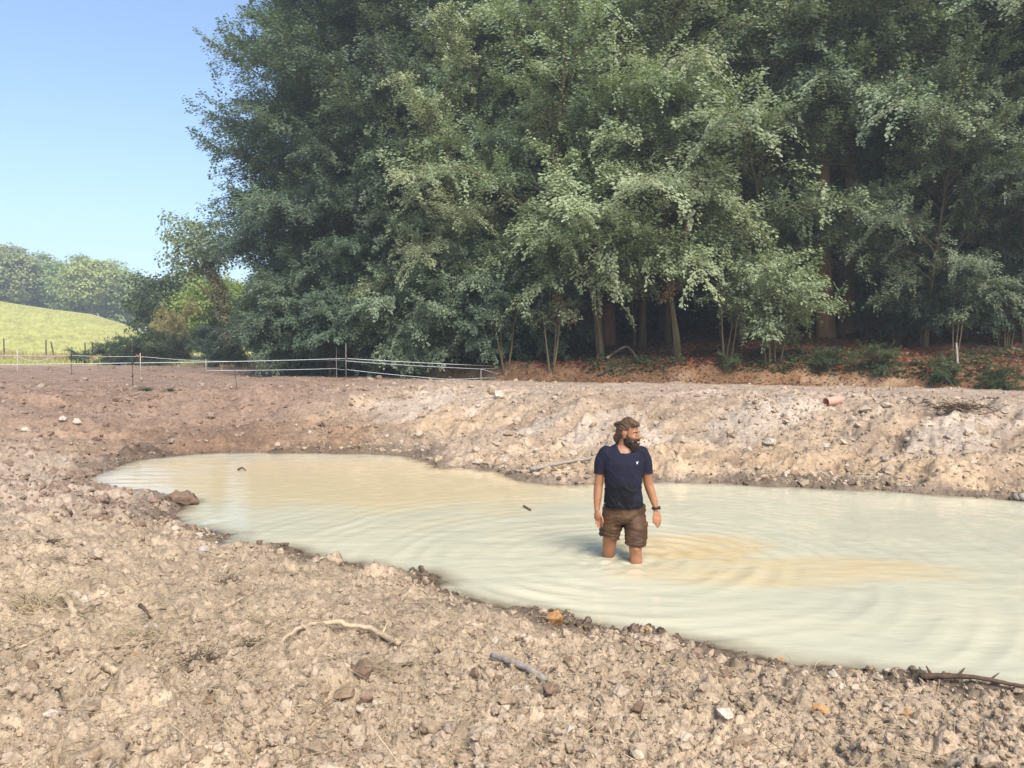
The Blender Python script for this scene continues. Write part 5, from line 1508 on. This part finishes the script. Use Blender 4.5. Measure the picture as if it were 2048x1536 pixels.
# arms
LA = [(PP(1210, 908, .01), .060), (PP(1202, 928, .02), .052), (PP(1199, 950, .03), .047), (PP(1197, 970, .035), .043), (PP(1196, 984, .02), .0445), (PP(1195, 1000, -.005), .038), (PP(1194, 1012, -.02), .030), (PP(1194, 1020, -.03), .0265)]
RA = [(PP(1284, 908, .01), .060), (PP(1291, 928, .02), .052), (PP(1294, 950, .03), .048), (PP(1297, 970, .03), .044), (PP(1302, 984, .015), .044), (PP(1307, 1000, -.005), .036), (PP(1310.5, 1012, -.02), .028), (PP(1311.5, 1020, -.03), .0255)]
limb(body, LA); limb(body, RA)
def hand(wrist, knuck, tips, thumb, width, palm_t):
    """palm from the wrist to the knuckle line, four bent fingers and a thumb that leaves the side of the palm"""
    w, kn = np.array(wrist), np.array(knuck)
    ax = kn - w; L = np.linalg.norm(ax); ax /= L
    wd = np.array(width) / np.linalg.norm(width); th = np.cross(ax, wd)
    rot = np.stack([wd, th, ax], 1)
    body.ellipsoid(w + ax * L * 0.58, (0.040, 0.0165, L * 0.60), 14, 10, rot)
    body.ellipsoid(w + ax * L * 0.10, (0.026, 0.019, L * 0.34), 12, 8, rot)
    for (off, l, curl), tip in zip(((-0.031, 0.066, .2), (-0.0105, 0.078, .2), (0.0105, 0.084, .2), (0.031, 0.076, .2)), tips):
        b = kn + wd * off * 0.98 - ax * 0.014
        tip = np.array(tip)
        mid = b * 0.5 + tip * 0.5 + th * palm_t
        limb(body, [(b, .0098), (b * 0.6 + mid * 0.4 + th * palm_t * .5, .0092), (mid, .0086), (mid * .5 + tip * .5 + th * palm_t * .3, .0078), (tip, .0066)], 8, 10)
    limb(body, [(np.array(p), r) for p, r in thumb], 8, 10)
# his right hand (left in the picture), back of the hand outward, fingers hanging
hand(PP(1194, 1020, -.03), PP(1195.5, 1037, -.045),
     [PP(1191.5, 1048, -.05), PP(1195, 1053.5, -.055), PP(1199.3, 1056.5, -.06), PP(1204, 1053, -.07)],
     [(PP(1199, 1027, -.05), .013), (PP(1203, 1033, -.065), .0115), (PP(1205.5, 1040, -.078), .0095), (PP(1206, 1046, -.085), .0075)],
     PP(1205, 1034, -.08) - PP(1187, 1038, -.02), -0.010)
# his left hand, thumb towards the body, fingers curled in
hand(PP(1311.5, 1020, -.03), PP(1316.5, 1036, -.04),
     [PP(1310.8, 1050, -.075), PP(1313.5, 1054.5, -.07), PP(1316.0, 1055.0, -.055), PP(1318.5, 1051.5, -.035)],
     [(PP(1309.5, 1027, -.05), .0135), (PP(1307.4, 1035, -.065), .0115), (PP(1307.0, 1041.5, -.072), .0095), (PP(1307.6, 1046.5, -.075), .0075)],
     PP(1325, 1035, -.02) - PP(1308, 1037, -.065), 0.012)
# legs: his left steps forward, his right trails with a bent knee
KL = PP(1271, 1098, -.11); WL = PP(1272, 1128, -.10)
limb(body, [(PP(1268, 1030, .02), .085), (PP(1270, 1060, -.04), .078), (PP(1271, 1085, -.09), .066), (KL, .0615), (PP(1271.5, 1110, -.10), .057), (WL, .060), (PP(1272, 1150, -.07), .055), (WL + np.array([0, .06, -.30]), .038)], 18, 30)
KR = PP(1217, 1104, .10)
limb(body, [(PP(1227, 1032, .04), .088), (PP(1222, 1060, .04), .078), (PP(1219, 1085, .07), .068), (KR, .060), (KR + np.array([.01, .10, -.14]), .055), (KR + np.array([.01, .24, -.27]), .036)], 18, 30)
body.ellipsoid(KL + np.array([0, -.048, .01]), (.030, .020, .034)); body.ellipsoid(KR + np.array([0, -.045, .005]), (.032, .022, .034))
for f, k in ((WL + np.array([0, .03, -.345]), -1), (KR + np.array([.01, .25, -.335]), -1)):
    body.ellipsoid(f + np.array([0, -.05, 0]), (.045, .125, .038), 14, 8)
me, co = voxel(body, 0.0052, 2)
to_local(as_part(me, 'body', M_SKIN, man))

# ---- t-shirt
sh = MB()
loft(sh, [ring(1247.5, 1017, 42, .128, .015), ring(1247.5, 1012, 41.5, .128, .01), ring(1247, 998, 39.5, .122), ring(1246, 975, 35.2, .118), ring(1246.5, 950, 37.5, .126), ring(1247, 925, 41.5, .124),
          ring(1247, 908, 44, .104, .01), ring(1247, 900, 38, .084, .015), ring(1247, 893, 24, .070, .015), ring(1247.5, 887, 15.5, .062, .015)], 36)
limb(sh, [(PP(1212, 906, .01), .068), (PP(1203, 922, .02), .062), (PP(1200.3, 940, .028), .056), (PP(1200, 952, .03), .056)], 18, 14)
limb(sh, [(PP(1282, 906, .01), .068), (PP(1290, 922, .02), .062), (PP(1293, 940, .028), .056), (PP(1293.6, 952, .03), .056)], 18, 14)
me, co = voxel(sh, 0.0065, 3)
nn = normals(me)
x, y, z = co.T
# creases: pulled from the armpits to the waist, slack above the hem
zt, zb = PP(1247, 890)[2], PP(1247, 1018)[2]
u = (zt - z) / (zt - zb)
cx = PP(1247, 950)[0]
crease = lambda v: (1 - np.abs(2 * vnoise(v[0], v[1], v[2]))) ** 4
kx = x - cx
fold = 0.009 * crease((kx * 17 + z * 11, z * 4 - kx * 3, 71)) * sstep(0.25, 0.6, u) + 0.006 * crease((kx * 9 - z * 8, z * 12 + kx * 9, 72)) * sstep(.6, .9, u)
fold += 0.004 * crease((kx * 8 + 3, z * 16 + kx * 10, 74)) + 0.004 * fbm(x, z, 0.09, 3, 73)
arm = sstep(0.185, 0.215, np.abs(x - cx))
fold = fold * (1 - 0.4 * arm)
co2 = co + nn * fold[:, None]
# the cloth hugs the small of the back and hangs a little at the hem
set_co(me, co2)
wetn = fbm(x, z, 0.09, 4, 76)
zz = lambda py: PP(1247, py)[2]
soak = sstep(zz(955), zz(978), z + 0.05 * wetn) * sstep(PP(1274, 980)[0], PP(1258, 980)[0], x + 0.05 * wetn) * (y < PY)
soak = np.maximum(soak, sstep(zz(996), zz(1006), z + 0.05 * wetn) * 0.75)
soak = np.maximum(soak, 0.7 * sstep(zz(945), zz(985), z + 0.06 * wetn) * sstep(PP(1232, 980)[0], PP(1222, 980)[0], x))
# neckline: the cloth dips under the skin along a round collar
zcut = zz(885) + (zz(906.5) - zz(885)) * np.clip((PY + .02 - y) / .115, 0, 1) ** 0.9 + 0.9 * np.maximum(np.abs(x - PP(1250, 890)[0]) - 0.055, 0)
wcut = sstep(-0.006, 0.010, z - zcut) * (np.abs(x - PP(1250, 890)[0]) < .13)
set_co(me, co2 - nn * (0.042 * wcut)[:, None])
set_attr(me, 'soaked', soak)
for pts, sx in ((PP(1200, 947.5, .03), -1), (PP(1293.5, 947, .03), 1)):
    trim(me, lambda c: (c.x - cx) * sx > 0.178 and c.z < pts[2] + 0.05, pts, (0.06 * sx, -0.08, -1))
trim(me, lambda c: c.z < zz(1004), PP(1247, 1016.5, -.10), (0, 0.10, -1))

shirt = to_local(as_part(me, 'shirt', M_SHIRT, man))
so = shirt.modifiers.new('cloth_thickness', 'SOLIDIFY'); so.thickness = 0.004; so.offset = 1
tag(shirt, 'navy cotton t-shirt, soaked black at the front')
# small white bird-like mark on the chest
from mathutils.bvhtree import BVHTree
bv = BVHTree.FromPolygons([tuple(v.co) for v in me.vertices], [tuple(p.vertices) for p in me.polygons])
def on_shirt(px, py):
    d = Vector(ray(px, py)); h = bv.ray_cast(Vector((0, 0, CAM_Z)), d.normalized())
    return np.array(h[0] + h[1] * 0.0065) if h[0] else np.array(at_y(px, py, PY - 0.14))
em = MB()
shape = [(1271.6, 923.6), (1273.2, 924.4), (1274.6, 924.6), (1276.6, 921.6), (1275.8, 925.4), (1274.6, 927.2), (1273.6, 929.8), (1272.6, 928.2), (1272.4, 926.0)]
shape = [(1273.8 + (a - 1273.8) * .8, 925.6 + (b - 925.6) * .8) for a, b in shape]
P = [on_shirt(*p) for p in shape]; c0 = on_shirt(1273.6, 925.8)
P2 = [p + np.array([0, 0.004, 0]) for p in P]
n = len(P)
em.add(P + P2 + [c0], [[k, (k + 1) % n, n + (k + 1) % n, n + k] for k in range(n)], [[2 * n, (k + 1) % n, k] for k in range(n)])
em_o = em.build('emblem', M_WHITE, shirt, False)

# ---- cargo shorts
st = MB()
loft(st, [ring(1247, 1044, 36, .112, .025), ring(1247.5, 1034, 42, .124, .02), ring(1248, 1020, 43, .122, .02), ring(1248, 1008, 40, .112, .015)], 32)
limb(st, [(PP(1227, 1036, .03), .104), (PP(1223, 1052, .03), .098), (PP(1220, 1066, .045), .090), (PP(1219, 1082, .06), .086)], 22, 14)
limb(st, [(PP(1268, 1036, .01), .104), (PP(1271, 1056, -.03), .102), (PP(1271, 1074, -.065), .094), (PP(1270, 1096, -.09), .088)], 22, 14)
me, co = voxel(st, 0.0065, 2)
nn = normals(me); x, y, z = co.T
kx = (x - cx)
crease = lambda v: (1 - np.abs(2 * vnoise(v[0], v[1], v[2]))) ** 4          # sharp wandering ridges
fold = 0.0075 * crease((kx * 4 + z * 6, z * 22 - kx * 9, 81)) + 0.006 * crease((kx * 5 - z * 5, z * 30 + kx * 12, 82)) + 0.005 * fbm(x, z * 1.4, 0.09, 3, 83)
fold += 0.006 * (sstep(0.010, 0.004, np.abs(z - PP(1219, 1066)[2] - .25 * (PP(1219, 1)[0] - x))) * (x < cx) + sstep(0.010, 0.004, np.abs(z - PP(1270, 1082)[2])) * (x > cx))
set_co(me, co + nn * fold[:, None])
set_attr(me, 'soaked', np.clip(0.5 + 1.6 * fbm(x, z, 0.12, 3, 84), 0, 1))
mx_ = PP(1247, 1050)[0]
trim(me, lambda c: c.x < mx_ and c.z < zz(1055), PP(1219, 1073, .05), (-0.28, 0.05, -1))
trim(me, lambda c: c.x >= mx_ and c.z < zz(1065), PP(1270, 1089, -.09), (-0.09, 0.05, -1))
shorts = to_local(as_part(me, 'shorts', M_SHORTS, man))
so = shorts.modifiers.new('cloth_thickness', 'SOLIDIFY'); so.thickness = 0.005; so.offset = 1
tag(shorts, 'wet brown cargo shorts')
def pocket(c, s, bulge, seed):
    mb = MB(); mb.ellipsoid(c, s, 16, 12)
    m2, c2 = voxel(mb, 0.006, 1)
    xx, yy, zz2 = c2.T
    # squared off towards a flat pouch with a flap edge
    q = (c2 - c) / np.array(s)
    q = np.sign(q) * np.abs(q) ** 0.62
    c2 = c + q * np.array(s) * 0.95
    n2 = normals(m2)
    c2 = c2 + n2 * (0.010 * fbm(yy + xx, zz2, 0.04, 3, seed))[:, None] + n2 * (0.007 * sstep(c[2] + s[2] * 0.35, c[2] + s[2] * 0.42, zz2))[:, None]
    set_co(m2, c2)
    set_attr(m2, 'soaked', np.full(len(c2), 0.4))
    p = as_part(m2, 'pocket', M_SHORTS, shorts)
    return p
pk1 = pocket(PP(1289, 1062, -.045), (.028, .062, .100), 0.01, 91)
pk2 = pocket(PP(1204, 1058, .05), (.024, .055, .070), 0.01, 92)
fl = MB()
fl.tube([PP(1206, 1060, -.02), PP(1202, 1064, -.03), PP(1199, 1068, -.03), PP(1201, 1073, -.02)], [.010, .022, .019, .006], 8, True, (1, .35))
fl_o = fl.build('pocket_flap', M_BLACK, shorts)

# ---- hair, beard, face
g = np.random.default_rng(31)
hb = MB()
def hh(mb, c, r):
    mb.ellipsoid(HP(*c), np.array(r) * HS, 20, 14, HM)
hh(hb, (0, -0.022, 0.046), (0.080, 0.098, 0.082)); hh(hb, (0, 0.022, 0.096), (0.056, 0.064, 0.034)); hh(hb, (0, -0.064, 0.000), (0.070, 0.058, 0.078))
hh(hb, (0.02, -0.098, -0.045), (0.040, 0.036, 0.048)); hh(hb, (0, -0.104, 0.072), (0.024, 0.024, 0.026)); hh(hb, (0, 0.066, 0.090), (0.046, 0.030, 0.024))
me, co = voxel(hb, 0.005, 1)
L = (co - HC) @ HM / HS                               # side, forward, up
nn = normals(me)
gro = fbm(L[:, 0] * 5.0 + L[:, 2] * 3.0, L[:, 1] * 1.2 + L[:, 2] * .6, 0.030, 3, 95)
set_co(me, co + nn * (0.014 * gro)[:, None])
# keep the face and ears clear
drop = (L[:, 1] > 0.030 + 0.06 * sstep(0.05, 0.085, L[:, 2])) & (L[:, 2] < 0.074)
drop |= (L[:, 2] < 0.030) & (L[:, 1] > -0.028) & (L[:, 2] < 0.05)
cut(me, drop)
hair = to_local(as_part(me, 'hair', M_HAIR, man))
# loose strands swept back into a messy knot
sb, sf = MB(), MB()
for k in range(760):
    a = g.uniform(-1, 1); s0 = a * 0.064
    f0 = 0.082 - 0.055 * a * a + g.normal(0, .008); u0 = 0.086 - 0.045 * abs(a) ** 2 + g.normal(0, .006)
    pts = []
    lift = g.uniform(0.0, 0.024); cw = g.uniform(.002, .006); cp = g.uniform(0, 6.28)
    for t in np.linspace(0, 1, 7):
        th = t * g.uniform(1.45, 1.75)
        sx = s0 * (1 - 0.35 * t) * (1 + 0.35 * math.sin(t * 3.1)); f = f0 * (1 - t) + t * -0.120 + 0.0
        uu = u0 * (1 - t) + t * 0.055 + 0.058 * math.sin(t * math.pi) * (1 - 0.45 * abs(a)) + lift * math.sin(t * math.pi)
        pts.append(HP(sx + cw * math.sin(t * 9 + cp), f, uu + cw * math.cos(t * 8 + cp)))
    (sf if k % 3 == 0 else sb).tube(pts, [.0008, .0016, .0018, .0018, .0016, .0014, .0007], 4, False)
for k in range(120):
    c = np.array([g.normal(0, .02), -0.115, 0.075]); pts = []
    a0, rr_ = g.uniform(0, 6.28), g.uniform(.010, .026)
    for t in np.linspace(0, 1, 6):
        a = a0 + t * g.uniform(1.5, 3.5)
        pts.append(HP(c[0] + 0.5 * rr_ * math.sin(a * 1.3 + k), c[1] + rr_ * math.cos(a), c[2] + rr_ * math.sin(a)))
    (sf if k % 2 == 0 else sb).tube(pts, .0018, 4, False)
for k in range(60):
    s0 = g.uniform(-.06, .06); pts = [HP(s0, -0.085 - .02 * g.random(), 0.01)]
    for t in (0.5, 1.0):
        pts.append(HP(s0 + g.normal(0, .012), -0.098 + g.normal(0, .012), 0.01 - t * 0.085))
    sb.tube(pts, .002, 4, False)
sb.build('strand', M_HAIR, hair); sf.build('fair_strand', M_HAIR_FAIR, hair)
bd = MB()
hh(bd, (0, 0.034, -0.086), (0.062, 0.060, 0.050)); hh(bd, (0, 0.060, -0.098), (0.048, 0.050, 0.054)); hh(bd, (0, 0.064, -0.116), (0.036, 0.036, 0.034))
for sx in (-1, 1):
    hh(bd, (sx * 0.056, 0.022, -0.058), (0.020, 0.040, 0.050)); hh(bd, (sx * 0.066, 0.010, -0.012), (0.012, 0.017, 0.036))
    hh(bd, (sx * 0.022, 0.088, -0.054), (0.024, 0.016, 0.011))
me, co = voxel(bd, 0.0045, 1)
L = (co - HC) @ HM / HS; nn = normals(me)
set_co(me, co + nn * (0.014 * fbm(L[:, 0] * 3 + L[:, 1] * 2.5, L[:, 2] * 1.2, 0.024, 3, 96))[:, None])
beard = to_local(as_part(me, 'beard', M_BEARD, man))
bs = MB()
for k in range(320):
    sx = g.uniform(-.058, .058); v = g.random()
    p0 = np.array([sx, 0.085 - 9 * sx * sx * .9 - 0.0, -0.075 - 0.055 * v]); q = p0 + np.array([sx * .25, 0.006 + .012 * g.random(), -0.018 - 0.014 * g.random()])
    bs.tube([HP(*p0), HP(*((p0 + q) / 2 + np.array([0, .006, 0]))), HP(*q)], [.0022, .002, .0008], 4, False)
bs.build('whisker', M_BEARD, beard)
fc = MB(); fc.tube([HP(-0.020, 0.094, -0.066), HP(0, 0.106, -0.0705), HP(0.020, 0.094, -0.066)], [.003, .0065, .003], 8); to_local(fc.build('lip', M_LIP, man))
fc = MB(); fc.tube([HP(-0.018, 0.094, -0.060), HP(0, 0.104, -0.0630), HP(0.018, 0.094, -0.060)], [.002, .004, .002], 8); to_local(fc.build('teeth', M_TEETH, man))
for sx in (-1, 1):
    e = MB(); e.ellipsoid(HP(sx * 0.030, 0.078, 0.004), np.array((0.0125, 0.0115, 0.0060)) * HS, 12, 8, HM); eo = to_local(e.build('eye', M_EYEWHITE, man))
    e = MB(); e.ellipsoid(HP(sx * 0.031 + 0.002, 0.0875, 0.003), np.array((0.0055, 0.0045, 0.0050)) * HS, 10, 6, HM); e.build('iris', M_EYE, eo)
    e = MB(); e.tube([HP(sx * 0.012, 0.094, 0.021), HP(sx * 0.030, 0.091, 0.028), HP(sx * 0.052, 0.072, 0.022)], [.0035, .0050, .0025], 6); to_local(e.build('eyebrow', M_BEARD, man))
# ---- wrist watch
w0, w1 = PP(1310.5, 1012, -.022), PP(1311.3, 1019, -.028)
wa = (w1 - w0) / np.linalg.norm(w1 - w0)
wt = MB(); cW = (w0 + w1) / 2 + wa * 0.004
e1 = np.cross(wa, [0, 1, 0]); e1 /= np.linalg.norm(e1); e2 = np.cross(wa, e1)
k = 20; ang = np.arange(k) * 2 * math.pi / k
rad = 0.0335
Vw = []
for (h_, r2) in ((-.012, rad), (-.010, rad + .004), (.010, rad + .004), (.012, rad)):
    Vw.append(cW + wa * h_ + (np.cos(ang)[:, None] * e1 + np.sin(ang)[:, None] * e2) * r2)
wt.add(np.concatenate(Vw), [[i * k + j, i * k + (j + 1) % k, (i + 1) * k + (j + 1) % k, (i + 1) * k + j] for i in range(3) for j in range(k)])
watch = to_local(wt.build('wristwatch', M_BLACK, man))
cd = np.array([0.93, -0.36, 0.0]); cd -= wa * np.dot(cd, wa); cd /= np.linalg.norm(cd)
cs = np.cross(wa, cd)
rot = np.stack([cs, cd, wa], 1)
cb = MB(); cb.ellipsoid(cW + cd * (rad + .006), (.019, .009, .0195), 16, 8, rot); cb.build('watch_case', M_BLACK, watch)
cb = MB(); cb.ellipsoid(cW + cd * (rad + .0125), (.014, .004, .0145), 16, 8, rot); cb.build('watch_face', M_WATCHGLASS, watch)
# ================================================================== thin evening haze
HAZE = 0.0018
if HAZE > 0:
    mb = MB(); mb.box((0, 100, 15.0), (460, 300, 40.0))
    m, nt, out = new_mat('haze_air')
    v = nt.nodes.new('ShaderNodeVolumePrincipled')
    v.inputs['Density'].default_value = HAZE; v.inputs['Color'].default_value = (0.84, 0.92, 1.0, 1); v.inputs['Anisotropy'].default_value = 0.2
    nt.links.new(v.outputs['Volume'], out.inputs['Volume'])
    hz = mb.build('haze', m, None, False); hz['kind'] = 'stuff'
